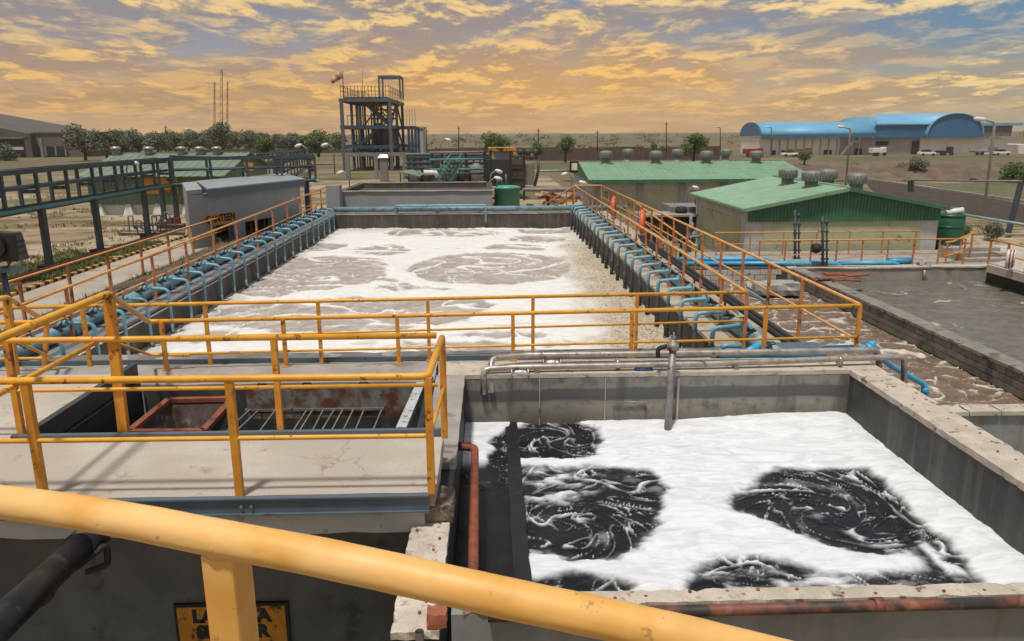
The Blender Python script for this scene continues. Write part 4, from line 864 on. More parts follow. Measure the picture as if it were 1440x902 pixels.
# ------------------------------------------------------------------ buildings
def corrug(mb, p, du, dv, lu, lv, pitch=.3, amp=.03, nrm=(0, 0, 1), thick=.03):
    """ribbed sheet: ribs run along dv and repeat along du"""
    p, du, dv, nrm = Vector(p), Vector(du).normalized(), Vector(dv).normalized(), Vector(nrm).normalized()
    n = max(2, int(lu/pitch)); b = len(mb.v); prof = []
    for k in range(n):
        u0 = lu*k/n; w_ = lu/n; prof += [(u0, 0), (u0+w_*.62, 0), (u0+w_*.70, amp), (u0+w_*.92, amp)]
    prof.append((lu, 0)); m_ = len(prof)
    for s_ in (0, lv):
        for u, h in prof: mb.v.append(tuple(p+du*u+dv*s_+nrm*h))
    for u, h in prof: mb.v.append(tuple(p+du*u-nrm*thick))
    for u, h in prof: mb.v.append(tuple(p+du*u+dv*lv-nrm*thick))
    for k in range(m_-1):
        mb.f.append([b+k, b+k+1, b+m_+k+1, b+m_+k]); mb.f.append([b+k, b+2*m_+k, b+2*m_+k+1, b+k+1]); mb.f.append([b+m_+k, b+m_+k+1, b+3*m_+k+1, b+3*m_+k]); mb.f.append([b+2*m_+k, b+3*m_+k, b+3*m_+k+1, b+2*m_+k+1]); mb.sm += [False]*4
    return mb
def turbine_vent(label, p, s=1.):
    r = thing('turbine_vent', label, 'roof vent', tuple(p), 'turbine vents on the green roofs')
    p = Vector(p)
    MB().lathe(p, [(.50*s, -.3*s), (.42*s, 0), (.33*s, .06*s), (.33*s, .42*s)], 14).build('base_pipe', vent_m, r)
    hd = MB(); hd.lathe(p+Vector((0, 0, .42*s)), [(.36*s, 0), (.46*s, .05*s), (.47*s, .44*s), (.38*s, .52*s), (.10*s, .57*s)], 16)
    for k in range(16):
        a = k*math.pi/8; d_ = Vector((math.cos(a), math.sin(a), 0)); hd.bar(p+d_*.48*s+Vector((0, 0, .46*s)), p+d_*.49*s+Vector((0, 0, .86*s)), .035*s, .05*s)
    hd.build('turbine_head', vent_m, r); return r
ORD = ['first', 'second', 'third', 'fourth', 'fifth', 'sixth', 'seventh', 'eighth', 'ninth', 'tenth', 'eleventh', 'twelfth']
# near green gabled building
g1 = thing('gabled_building', 'green roofed building with dark green gable above pale olive wall beside the pond', 'building', (15.3, 33, GR))
GX0, GX1, GYF, GYB, GEV, GRD = 11.1, 19.5, 33.0, 41.5, -3.15, -2.33
xm = (GX0+GX1)/2
MB().box(GX0, GX1, GYF, GYF+.2, GR-.3, -3.28).build('wall', rend, g1); MB().box(GX0, GX0+.2, GYF+.21, GYB, GR-.3, -3.22).build('wall', rend, g1); MB().box(GX1-.2, GX1, GYF+.21, GYB, GR-.3, -3.22).build('wall', rend, g1)
MB().box(GX0+.7, GX1-.75, GYF-.025, GYF-.002, GR+.2, -3.75).build('painted_panel', olive, g1); MB().box(GX0-.025, GX0-.002, GYF+.9, GYB-1, GR+.2, -3.75).build('painted_panel', olive, g1)
for y in (GYF-.012, GYB-.6): MB().box(GX0-.07, GX0+.3, y, y+.3, GR, -3.23).build('pilaster', rend, g1)
gb = MB(); n = 56
for k in range(n):
    xa = GX0+(GX1-GX0)*k/n; xb = GX0+(GX1-GX0)*(k+1)/n; w_ = xb-xa
    za = GEV+(GRD-GEV)*(1-abs((xa+xb)/2-xm)/(xm-GX0))-.05
    gb.poly([(xa, GYF-.10, -3.76), (xb, GYF-.10, -3.76), (xb, GYF-.10, GEV+(GRD-GEV)*(1-abs(xb-xm)/(xm-GX0))-.04), (xa, GYF-.10, GEV+(GRD-GEV)*(1-abs(xa-xm)/(xm-GX0))-.04)], (0, .03, 0))
    gb.box(xa+w_*.25, xa+w_*.55, GYF-.125, GYF-.1005, -3.76, za)
gb.build('gable_cladding', greenclad, g1)
sl = math.hypot(xm-GX0+.25, GRD-GEV); 
for s_ in (-1, 1):
    e = Vector((xm+s_*(xm-GX0+.25), GYF-.32, GEV-.03)); r_ = Vector((xm, GYF-.32, GRD)); dv = r_-e; nn = Vector((0, 1, 0)).cross(dv)*(-s_); nn = nn if nn.z > 0 else -nn
    corrug(MB(), e, (0, 1, 0), dv, GYB-GYF+.6, sl-.01, .28, .022, nn).build('roof_sheet', greenroof, g1)
    MB().bar(e+Vector((0, -.012, -.06)), r_+Vector((0, -.012, -.06)), .024, .15).build('barge_board', greenclad if s_ > 0 else greenroof, g1)
    MB().bar(e+Vector((s_*.06, 0, -.05)), e+Vector((s_*.06, GYB-GYF+.6, -.05)), .1, .1).build('gutter', greenroof, g1)
MB().tube([(xm, GYF-.33, GRD+.02), (xm, GYB+.3, GRD+.02)], .06, 8).build('ridge_cap', greenroof, g1)
for k, (px_, py_, yy) in enumerate(((1107, 262, 37.5), (1140, 267, 35.2))):
    turbine_vent(['grey turbine vent on left slope of near green roof, farther one', 'grey turbine vent on left slope of the near green roof, nearer one'][k], P(px_, py_, Y=yy), .88)
for k, (px_, py_, yy) in enumerate(((1163, 264, 39.5), (1203, 271, 37))):
    turbine_vent(['dark grey turbine vent behind ridge of the near green roof, left one', 'dark grey turbine vent behind the ridge of near green roof, right one'][k], P(px_, py_, Y=yy), .95)
tk = thing('water_tank', 'bottle green cylindrical tank at right of the near gabled building', 'tank', (20.6, 35, GR))
p = P(1337, 302, Y=34.5); MB().lathe((p.x, 34.5, GR), [(.62, 0), (.62, p.z-GR), (.55, p.z-GR+.05), (.2, p.z-GR+.12)], 24).build('shell', dkgreentank, tk)
for z_ in (GR+.8, GR+1.6, p.z-.02): MB().lathe((p.x, 34.5, z_), [(.645, -.03), (.645, .03)], 24).build('hoop', dkgreentank, tk)
MB().lathe((p.x+.15, 34.4, p.z+.14), [(.28, 0), (.28, .1), (.1, .18)], 14).build('lid', greentank, tk); MB().tube([(p.x-.4, 34.2, p.z+.1), (p.x+.3, 34.1, p.z+.25)], .13, 8).build('sack', whitep, tk)

# long green building behind
g2 = thing('long_building', 'long low green roofed building with grey pilasters and olive panels', 'building', (13.5, 50, GR))
X0, X1, YF, YR, ZE, ZR = 6.35, 21.2, 50., 56., -2.95, -2.03
MB().box(X0+.3, X1-.3, YF+.6, 62, GR-.3, ZE-.05).build('wall', rend, g2)
e = Vector((X0, YF, ZE)); dv = Vector((0, YR-YF, ZR-ZE)); nn = Vector((0, -(ZR-ZE), YR-YF))
corrug(MB(), e, (1, 0, 0), dv, X1-X0, dv.length, .36, .03, nn).build('roof_sheet', greenroof, g2)
dv2 = Vector((0, 6, -.9)); corrug(MB(), Vector((X0, YR, ZR)), (1, 0, 0), dv2, X1-X0, dv2.length, .36, .03, (0, .9, 6)).build('roof_sheet', greenroof, g2)
MB().box(X0, X1, YF-.06, YF-.005, ZE-.2, ZE+.02).build('gutter', greenclad, g2)
MB().poly([(X0+.1, YF+.6, ZE-.1), (X0+.1, 62, ZE-.1), (X0+.1, YR, ZR-.08)], (.15, 0, 0)).build('gable_cladding', greenclad, g2)
for k in range(6):
    x = X0+.5+k*2.75
    MB().box(x, x+.42, YF+.45, YF+.597, GR, ZE-.25).build('pilaster', rend2, g2)
    if k < 5: MB().box(x+.6, x+2.55, YF+.57, YF+.597, GR+.2, ZE-.75).build('painted_panel', olive, g2)
for k, (px_, py_) in enumerate(((852, 231), (922, 231), (993, 231), (1063, 231))): turbine_vent(f'{["leftmost","second from left","second from right","rightmost"][k]} of four shiny vents along front side of long green roof', P(px_, py_, Y=55.3), .95)
for k, (px_, py_) in enumerate(((883, 226), (952, 226), (1020, 226))): turbine_vent(f'{["left","middle","right"][k]} one of three vents peeping over ridge of the long green roof', P(px_, py_, Y=57.2), .85)
sp_ = thing('wall_sign', 'black edged white notice on the end of the long green building', 'sign', tuple(P(806, 234, Y=49.9)))
a, b_ = P(801, 243, Y=49.95), P(813, 227, Y=49.95); MB().box(a.x, b_.x, 49.95, 50.1, a.z, b_.z).build('border', black, sp_); MB().box(a.x+.12, b_.x-.05, 49.93, 49.949, a.z+.15, b_.z-.12).build('panel', whitep, sp_)

# canteen
cn0 = P(276, 351, z=GZ); cdir = (Vector((-8.2, 33.4, GZ))-cn0).normalized(); cn = cdir.cross(Vector((0, 0, 1))).normalized()   # outward normal towards the walkway
CL, CT, CDp = 6.6, -2.02, 5.2
cback = Vector((-.355, .935, 0))                             # the side walls run back at a slant to the front
ct = thing('canteen_building', 'small grey flat roofed canteen with blue grey roof edge and dark doorway', 'building', tuple(cn0))
def cbox(u0, u1, n0_, n1_, z0, z1, z1b=None):
    q = []
    zb = z1 if z1b is None else z1b
    for z_, zz_ in ((z0, z0), (z1, zb)):
        for (u, nn_, zq) in ((u0, n0_, z_), (u1, n0_, zz_), (u1, n1_, zz_), (u0, n1_, z_)): q.append(cn0+cdir*u+(cn*nn_ if nn_ > -.25 else cn*-.2-cback*(nn_+.2))+Vector((0, 0, zq-GZ)))
    return q
DOORU = None
def ct_u(px_):                                            # where on the front wall a sight line meets it
    d = fwd+(px_-CX)/F*RR-(330-CY)/F*UU; d = Vector(d)
    # solve cn0 + cdir*u = d*t in plan
    A = np.array([[cdir.x, -d.x], [cdir.y, -d.y]]); u, t_ = np.linalg.solve(A, np.array([-cn0.x, -cn0.y])); return u, t_*d.y
du0, _ = ct_u(301); du1, _ = ct_u(328); wu0, _ = ct_u(346); wu1, _ = ct_u(384)
zd = P(315, 316, Y=ct_u(315)[1]).z; zw1 = P(365, 309, Y=ct_u(365)[1]).z; zw0 = zw1-.75
for (u0, u1, z0, z1) in ((-.0, du0, GZ-.3, CT), (du1, wu0, GZ-.3, CT), (wu1, CL, GZ-.3, CT)): MB().quadbox(cbox(u0, u1, -.2, 0, z0, z1)).build('wall', rend2, ct)
MB().quadbox(cbox(du0, du1, -.2, 0, zd, CT)).build('wall', rend2, ct); MB().quadbox(cbox(wu0, wu1, -.2, 0, zw1, CT)).build('wall', rend2, ct); MB().quadbox(cbox(wu0, wu1, -.2, 0, GZ-.3, zw0)).build('wall', rend2, ct)
MB().quadbox(cbox(-.2, -.0, -CDp, 0.003, GZ-.3, CT+.02)).build('wall', rend2, ct); MB().quadbox(cbox(0, CL, -CDp, -CDp+.2, GZ-.3, CT)).build('wall', rend2, ct); MB().quadbox(cbox(CL, CL+.2, -CDp, .002, GZ-.3, CT)).build('wall', rend2, ct)
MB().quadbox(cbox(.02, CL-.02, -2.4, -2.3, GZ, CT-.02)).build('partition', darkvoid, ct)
MB().quadbox(cbox(.62, CL+.35, -CDp-.1, .22, CT+.14, CT+.19)).build('roof_slab', mat('pale_blue_grey_roof', (.30, .34, .36), (.25, .285, .30), 1, .5, bump=.05), ct); MB().quadbox(cbox(.62, CL+.35, -CDp-.08, .20, CT-.12, CT+.137)).build('roof_edge', slate, ct)
MB().quadbox(cbox(-.2, .61, -CDp, .004, CT+.021, CT+.17)).build('parapet', rend2, ct)
for u in (du0, du1-.06): MB().quadbox(cbox(u, u+.06, .002, .05, GZ, zd)).build('door_frame', slate, ct)
for k in range(5): u = wu0+(wu1-wu0)*k/4; MB().quadbox(cbox(u-.02, u+.02, -.08, -.04, zw0, zw1)).build('window_bar', slate, ct)
cs = thing('canteen_sign', 'black on yellow canteen sign above the dark doorway', 'sign', tuple(cn0+cdir*(du0+du1)/2+Vector((0, 0, zd-GZ))))
sz0, sz1 = zd+.06, zd+.42
MB().quadbox(cbox(du0-.35, du1+.12, .004, .03, sz0, sz1)).build('board', signyel, cs)
ang = math.atan2(cdir.y, cdir.x)
textmesh('lettering', 'CANTEEN', .36, tuple(cn0+cdir*(du0+du1-.22)/2+cn*.034+Vector((0, 0, (sz0+sz1)/2-GZ))), signblk, cs, rot=(math.pi/2, 0, ang), off=.014)

# square tank behind the basin
qt = thing('rear_tank', 'grey rendered open square tank behind the far basin wall', 'tank', (-3.6, 40, GZ))
za = P(570, 270, Y=37).z; zb_ = P(570, 257.5, Y=45).z
for (x0, x1, y0, y1, z_) in ((-7.6, .1, 37, 37.3, za), (-7.6, -7.3, 37.31, 45, zb_), (-.2, .1, 37.31, 45, zb_), (-7.29, -.21, 44.7, 45, zb_)):
    MB().box(x0, x1, y0, y1, -5, min(z_, za) if y1 < 40 else z_).build('wall', rend2 if y1 < 40 else conc_brown, qt)
MB().rough_box(-7.7, .2, 36.94, 37.36, za, za+.05, .5, .015, 60).build('coping', conc, qt); MB().rough_box(-7.29, -.21, 44.68, 45.05, zb_, zb_+.05, .5, .015, 61).build('coping', conc, qt)
MB().box(-7.3, -.2, 37.3, 44.7, -4.9, -3.0).build('liquor', conc_brown, qt)
MB().box(-7.62, -7.0, 36.2, 36.9, -4, -2.3).build('corner_pier', rend2, qt)
gt = thing('green_cylinder_tank', 'sea green cylindrical tank behind the far basin wall', 'tank', (.85, 38, -5))
p = P(713, 263, Y=37.9); MB().lathe((p.x, 37.9, -5), [(.62, 0), (.62, p.z+5-.08), (.66, p.z+5-.07), (.66, p.z+5), (.5, p.z+5+.05), (.1, p.z+5+.08)], 28).build('shell', greentank, gt)
MB().tube([(p.x-.05, 37.8, p.z), (p.x-.05, 37.8, p.z+.6)], .035, 6).build('vent_pipe', teal, gt); MB().tube([(p.x-.5, 37.6, p.z+.03), (p.x-.45, 37.6, p.z+.35), (p.x-.3, 37.6, p.z+.38), (p.x-.22, 37.6, p.z+.1)], .04, 6).build('fill_pipe', teal, gt)

# left green shed
sh = thing('green_shed', 'long dark green shed with pale green roof beyond the pipe rack', 'shed', (-17, 40, GZ))
SX0, SX1, SYF, SYR, SYB, SZE, SZR = -20.2, -13.45, 39.6, 43.6, 47.6, -1.86, -.94
n = 34
cl = MB(); corrug(cl, (SX0, SYF, GZ+.5), (1, 0, 0), (0, 0, 1), SX1-SX0, SZE-GZ-.55, .3, .03, (0, -1, 0)); cl.build('wall_cladding', greenshed, sh)
MB().box(SX0+.02, SX1-.02, SYF+.04, SYF+.2, GZ-.2, GZ+.495).build('plinth', rend, sh)
for k in range(5): x = SX0+.5+k*1.45; MB().quadbox([(x-.22, SYF-.3, GZ), (x+.3, SYF-.35, GZ), (x+.3, SYF+.03, GZ), (x-.3, SYF+.03, GZ), (x-.1, SYF-.08, GZ+.55), (x+.1, SYF-.08, GZ+.55), (x+.1, SYF+.03, GZ+.55), (x-.1, SYF+.03, GZ+.55)]).build('buttress', rend, sh)
gp = MB(); gp.poly([(SX1, SYF+.02, GZ), (SX1, SYB, GZ), (SX1, SYB, SZE), (SX1, SYR, SZR-.03), (SX1, SYF+.02, SZE)], (-.08, 0, 0)); gp.build('gable_wall', greenshed, sh)
gp = MB(); gp.poly([(SX0, SYF+.02, GZ), (SX0, SYB, GZ), (SX0, SYB, SZE), (SX0, SYR, SZR-.03), (SX0, SYF+.02, SZE)], (.08, 0, 0)); gp.build('gable_wall', greenshed, sh)
for s_ in (0, 1):
    e = Vector((SX0-.3, SYF-.6 if s_ == 0 else SYB+.6, SZE-.12)); dv = Vector((SX0-.3, SYR, SZR))-e; nn = Vector((0, -dv.z, dv.y)) if s_ == 0 else Vector((0, dv.z, -dv.y))
    corrug(MB(), e, (1, 0, 0), dv, SX1-SX0+.6, dv.length, .4, .03, nn).build('roof_sheet', greenroof2, sh)
MB().box(SX0-.3, SX1+.3, SYR-.08, SYR+.08, SZR-.01, SZR+.04).build('ridge_cap', greenroof2, sh)
for k, px_ in enumerate((163, 209, 255, 281, 305)):
    p = P(px_, 213, Y=43.2); r_ = thing('ridge_vent', f'{ORD[k]} white capped vent from left along the left shed ridge', 'roof vent', tuple(p), 'vents on the left green shed')
    MB().lathe(p, [(.22, -.25), (.22, .12)], 10).build('base_pipe', vent_m, r_); MB().lathe(p+Vector((0, 0, .1)), [(.27, 0), (.30, .08), (.14, .16)], 10).build('cap', gal, r_)
bb_ = thing('shed_board', 'weathered yellow board on front wall of the left green shed', 'sign', tuple(P(226, 262, Y=39.3)))
a, b_ = P(203, 273, Y=39.4), P(249, 251, Y=39.4); MB().box(a.x, b_.x, 39.4, 39.48, a.z, b_.z).build('panel', signyel2, bb_); mbf = MB(); mbf.box(a.x-.05, b_.x+.05, 39.39, 39.47, b_.z, b_.z+.05); mbf.build('frame_bar', greysteel, bb_)
bb2 = thing('gable_board', 'small orange board on right end of the left green shed', 'sign', tuple(P(349, 234, Y=46)))
a, b_ = P(342, 240, Y=41), P(356, 229, Y=41); MB().box(a.x, b_.x, 40.95, 41.03, a.z, b_.z).build('panel', signyel2, bb2); MB().tube([(a.x+.1, 40.99, a.z), (a.x+.1, 41.1, GZ)], .04, 6).build('post', greysteel, bb2)

# far left warehouses
wh = thing('dark_warehouse', 'dark gabled warehouse open at the front far at left edge', 'warehouse', (-100, 150, GZ))
a, b_, c_ = P(-130, 188, Y=150), P(0, 178, Y=150), P(40, 188, Y=150); d_ = P(42, 222, Y=150)
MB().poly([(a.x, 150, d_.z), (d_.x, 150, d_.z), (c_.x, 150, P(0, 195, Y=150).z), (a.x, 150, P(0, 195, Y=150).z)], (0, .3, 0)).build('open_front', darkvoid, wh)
MB().poly([(a.x, 149.6, P(0, 194, Y=150).z), (c_.x, 149.6, P(0, 194, Y=150).z), (c_.x, 149.6, c_.z), (b_.x-2, 149.6, b_.z+.2), (a.x, 149.6, b_.z+3)], (0, 30, 0)).build('gable_roof', warehouse, wh)
MB().box(c_.x-.8, c_.x+.3, 149.7, 150.4, d_.z, c_.z).build('corner_column', warehouse, wh)
for k in range(3): x = a.x+8+k*8; MB().box(x, x+.5, 149.7, 150.2, d_.z, P(0, 195, Y=150).z).build('column', greysteel, wh)
MB().box(a.x, d_.x-.6, 149.4, 149.55, P(0, 211, Y=150).z, P(0, 207, Y=150).z).build('canopy_edge', rend, wh)
wh2 = thing('flat_warehouse', 'low grey brown flat roofed warehouse beside the dark gabled one', 'warehouse', (-82, 152, GZ))
a, b_ = P(41, 216, Y=152), P(116, 188, Y=152)
MB().box(a.x, b_.x, 152, 175, a.z-1, b_.z).build('wall', mat('brown_grey_sheet', (.17, .15, .13), (.14, .122, .105), .2, .85, bump=0), wh2); MB().box(a.x-.2, b_.x+.3, 151.8, 175, b_.z+.01, b_.z+.25).build('roof_edge', warehouse, wh2)
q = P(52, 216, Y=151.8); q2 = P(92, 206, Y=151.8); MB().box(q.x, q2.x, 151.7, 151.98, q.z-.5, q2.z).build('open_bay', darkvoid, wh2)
for k in range(4): x = q.x+(q2.x-q.x)*k/3; MB().box(x-.15, x+.15, 151.55, 151.69, q.z-.5, q2.z).build('column', greysteel, wh2)

# far right factory with the blue vaulted roofs
fa_ = thing('vaulted_factory', 'large white walled factory with sky blue vaulted roofs on the horizon', 'factory', (110, 205, GR))
YF_ = 200.
def fx(px_, Y=YF_): return P(px_, 200, Y=Y).x
def fz(py_, Y=YF_): return P(1200, py_, Y=Y).z
zb_ = fz(224)-1
for (xa, xb, yt, m_, Yo) in ((1068, 1181, 193, facwhite, 0), (1181, 1226, 191, facgrey, .4), (1226, 1294, 194, facgrey, .2), (1294, 1376, 194, facwhite, 0), (1376, 1419, 196, facwhite, .5), (1419, 1475, 205, facwhite, 1.2)):
    MB().box(fx(xa), fx(xb)-.01, YF_+Yo, YF_+(15 if xa < 1200 else 45), zb_, fz(yt)).build('wall', m_, fa_)
def vault(x0, x1, y0, y1, ze, zr, m_, gm_, n=18, name='roof_vault'):
    pr = []
    for k in range(n+1):
        a = math.pi*k/n; pr.append((x0+(x1-x0)*(1-math.cos(a))/2, ze+(zr-ze)*math.sin(a)**.8))
    q = MB(); b = 0
    for y in (y0, y1):
        for x, z_ in pr: q.v.append((x, y, z_))
    for k in range(n): q.f.append([k, k+1, n+1+k+1, n+1+k]); q.sm.append(True)
    o = q.build(name, m_, fa_); o.modifiers.new('thick', 'SOLIDIFY').thickness = .35
    MB().poly([(x, y0+.35, z_) for x, z_ in pr], (0, .2, 0)).build('gable_end', gm_, fa_)
    MB().poly([(x, y1-.5, z_) for x, z_ in pr], (0, .2, 0)).build('gable_end', gm_, fa_)
# long vault running left to right (axis along X)
x0, x1 = fx(1068), fx(1228); n = 14; q = MB()
pr = [(YF_-1.2+16.5*(1-math.cos(math.pi*k/n))/2, fz(191)+(fz(171.5)*1.03-fz(191))*math.sin(math.pi*k/n)**.8) for k in range(n+1)]
for x in (x0, x1):
    for y, z_ in pr: q.v.append((x, y, z_))
for k in range(n): q.f.append([k, n+1+k, n+1+k+1, k+1]); q.sm.append(True)
o = q.build('roof_vault', bluevault, fa_); o.modifiers.new('thick', 'SOLIDIFY').thickness = .35
MB().poly([(x0-.1, y, z_) for y, z_ in pr], (-.2, 0, 0)).build('gable_end', bluewall, fa_)
MB().box(x0, x1, YF_-1.5, YF_-1.21, fz(193.5), fz(190.5)).build('eaves_band', bluewall, fa_)
vault(fx(1296), fx(1376), YF_-2, YF_+55, fz(194), fz(159.5), bluevault, bluewall, 24)
MB().box(fx(1226), fx(1296), YF_-1, YF_-.6, fz(194), fz(177)).build('blue_wall', bluewall, fa_)
q = MB(); q.poly([(fx(1226), YF_-1.4, fz(176)), (fx(1312), YF_-1.4, fz(176.5)), P(1330, 161, Y=YF_+30), P(1232, 162, Y=YF_+30)], (0, 0, .3)); q.build('roof_slope', bluevault, fa_)
MB().box(fx(1376), fx(1419), YF_-.5, YF_+.3, fz(193), fz(178)).build('louvre_wall', mat('factory_louvre', (.16, .16, .155), (.11, .11, .108), 1, .7, bump=0), fa_); MB().box(fx(1376), fx(1432), YF_-1, YF_+25, fz(178)+.01, fz(174)).build('roof_edge', bluevault, fa_)
for k in range(9): MB().box(fx(1085+k*11.5)-.15, fx(1085+k*11.5)+.15, YF_-.3, YF_-.02, zb_, fz(196)).build('down_pipe', facgrey, fa_)
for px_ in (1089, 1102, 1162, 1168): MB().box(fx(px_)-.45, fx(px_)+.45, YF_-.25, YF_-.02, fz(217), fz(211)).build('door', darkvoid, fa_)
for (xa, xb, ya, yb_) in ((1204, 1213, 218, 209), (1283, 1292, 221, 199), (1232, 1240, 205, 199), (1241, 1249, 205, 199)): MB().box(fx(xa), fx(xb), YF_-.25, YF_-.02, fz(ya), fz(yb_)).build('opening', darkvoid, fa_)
MB().bar((fx(1180), YF_-2, fz(218)), (fx(1194), YF_-2, fz(200)), .9, .4).build('outside_stair', greysteel, fa_); MB().box(fx(1192), fx(1204), YF_-2.4, YF_-.4, fz(199)-.15, fz(199)).build('stair_landing', greysteel, fa_)
for px_ in (1194, 1203): MB().box(fx(px_)-.1, fx(px_)+.1, YF_-2.3, YF_-2.1, zb_, fz(193)).build('stair_post', greysteel, fa_)
for k, (px_, w_, m_) in enumerate(((1060, 26, redm), (1125, 30, woodm), (1236, 20, whitep), (1330, 20, darkvoid), (1385, 34, greysteel))):
    lb = ['red open lorry parked before the left factory wall', 'brown canvas topped lorry before the long factory wall', 'white loader parked beside the factory stair', 'dark machinery standing before the white factory wall', 'long grey flatbed under the lamp at right of factory'][k]
    r_ = thing('parked_lorry' if k != 3 else 'machinery', lb, 'lorry' if k != 3 else 'machine', (fx(px_, 190), 190, GR))
    c_ = fx(px_, 190); L = w_*.085; z0 = GR
    MB().box(c_-L, c_+L*.55, 189, 191.4, z0+.7, z0+(1.9 if k < 3 else 1.2)).build('load_body', m_, r_, bevel=.1); MB().box(c_+L*.6, c_+L, 189.1, 191.3, z0+.6, z0+2.1).build('cab', m_ if k != 1 else redm, r_, bevel=.15)
    for x in (c_-L*.7, c_-L*.3, c_+L*.75): MB().lathe((x, 188.95, z0+.45), [(.45, 0), (.45, .3)], 12, (0, 1, 0)).build('wheel', blackdull, r_)

for k, (px_, m_, lb) in enumerate(((1112, whitep, 'white parked car left of the brown lorry by the factory'), (1305, whitep, 'white parked car before the big vaulted gable'), (1410, whitep, 'white parked car at right end of the factory'))):
    r_ = thing('parked_car', lb, 'car', (fx(px_, 188), 188, GR), 'cars parked before the factory'); c_ = fx(px_, 188); z0 = GR
    MB().quadbox([(c_-2, 187.2, z0+.35), (c_+2, 187.2, z0+.35), (c_+2, 188.9, z0+.35), (c_-2, 188.9, z0+.35), (c_-1.95, 187.25, z0+.95), (c_+1.9, 187.25, z0+.9), (c_+1.9, 188.85, z0+.9), (c_-1.95, 188.85, z0+.95)]).build('body', m_, r_, bevel=.12)
    MB().quadbox([(c_-1.3, 187.3, z0+.951), (c_+1.0, 187.3, z0+.951), (c_+1.0, 188.8, z0+.951), (c_-1.3, 188.8, z0+.951), (c_-.9, 187.45, z0+1.5), (c_+.5, 187.45, z0+1.5), (c_+.5, 188.65, z0+1.5), (c_-.9, 188.65, z0+1.5)]).build('cabin', darkvoid, r_, bevel=.08)
    for x in (c_-1.25, c_+1.25): MB().lathe((x, 187.15, z0+.33), [(.33, 0), (.33, .22)], 12, (0, 1, 0)).build('wheel', blackdull, r_)
# ------------------------------------------------------------------ banks, boundary walls and pits on the right
def gpoly(name, pxs, z, material): return sheet(name, [tuple(P(x, y, z=z)) for x, y in pxs], material)
gpoly('gravel_road', [(1215, 254), (1290, 262), (1440, 288), (1490, 297), (1490, 322), (1440, 314), (1352, 300), (1240, 285)], GR+.01, darkgravel)
rk = thing('road_kerb', 'long pale kerb along far side of the dark gravel road', 'kerb', tuple(P(1300, 264, z=GR)))
for k in range(40):
    a = P(1218+k*6.8, 252.5+k*.97, z=GR+.1); b_ = P(1218+(k+.94)*6.8, 252.5+(k+.94)*.97, z=GR+.1); MB().bar(a, b_, .35, .3).build('kerb_stone', conc, rk)
bw = thing('boundary_wall', 'long low reddish brown boundary wall crossing the dry fields', 'wall', (0, 125, GZ))
zt = P(700, 208.5, Y=170).z
for k in range(20): x = -62+k*5.6; MB().box(x, x+5.5, 170, 170.3, -6, zt+.15*math.sin(k*2.1)).build('wall_panel', mat('far_brick_wall', (.12, .08, .062), (.085, .058, .046), .6, .9, bump=0), bw)
for k in range(21): x = -62+k*5.6-.25; MB().box(x, x+.4, 169.9, 170.4, -6, zt+.25).build('wall_pier', warehouse, bw)
bx_ = np.linspace(24, 150, 260); by_ = np.linspace(92.5, 98.5, 34); BX, BY = np.meshgrid(bx_, by_)
BZ = GR+.03+1.75*sstep(.05, .8, (BY-92.5)/6+fbm(BX*.25, BY*.4, 4)*.35)+.35*fbm(BX*.35, BY*.5, 4)+.12*fbm(BX*1.6, BY*1.5, 3)
struct(grid_mesh('earth_bank', bx_, by_, BZ, mat('eroded_bank', (.20, .145, .10), (.13, .095, .065), .5, .95, streak=(.09, .07, .05), streak_amt=.7, bump=.8, bscale=2)))
gpoly('grass_verge', [(1135, 250), (1215, 251.5), (1290, 259), (1440, 284), (1560, 306), (1560, 262), (1440, 257), (1250, 251)], GR+.005, mat('rough_green_verge', (.10, .115, .045), (.16, .14, .075), .45, .95, dirt=(.07, .085, .03), dirt_amt=.4, dirt_scale=.7, bump=.9, bscale=4))

# deck, rails and pipes at the foot of the near green building
dk = thing('pond_deck', 'concrete deck along far side of the pond in front of green building', 'deck', (15, 30, GR))
MB().rough_box(8.2, 20.2, 28.77, 32.6, -5.35, -5.0, .6, .015, 62).build('slab', conc, dk)
MB().box(20.25, 24, 28.77, 34, -5.4, -5.02).build('slab', conc_deck, dk)
for k in range(3): MB().rough_box(18.6-.1*k, 20.6, 29.3+k*.5, 29.78+k*.5, -5.0, -4.86+.14*k, .3, .01, 63+k).build('tread', conc, dk)
railing('far yellow rail along the deck in front of the near green building', [(10.2, 29.0), (18.3, 29.0)], -5.0, -4.03, [(10.3+k*1.0, 29.0) for k in range(9)], mt=org, mp=orgpost, r=.03, rm=.022, pw_=.05, mid=(.42,))
railing('yellow rail close to the olive wall of the near green building', [(9.3, 31.6), (18.0, 31.6)], -5.0, -4.05, [(9.4+k*1.4, 31.6) for k in range(7)], mt=org, mp=orgpost, r=.028, rm=.02, pw_=.045, mid=(.5,))
rp = thing('stair_rail', 'pale yellow rail rising over the small steps right of the green building', 'railing', (18.5, 29.2, -5))
MB().tube([P(1330, 341, Y=29.2), P(1340, 340, Y=29.3), P(1368, 328, Y=30), P(1374, 330, Y=30)], .035, 8).build('top_rail', yelpale, rp); MB().tube([P(1322, 362, Y=29.2), P(1340, 358, Y=29.3), P(1368, 346, Y=30)], .03, 8).build('mid_rail', yelpale, rp)
for px_, py_ in ((1333, 342), (1352, 335), (1368, 329)): q = P(px_, py_, Y=29.6); MB().bar((q.x, q.y, -5), q, .05, .05, (0, 1, 0)).build('post', orgpost, rp)
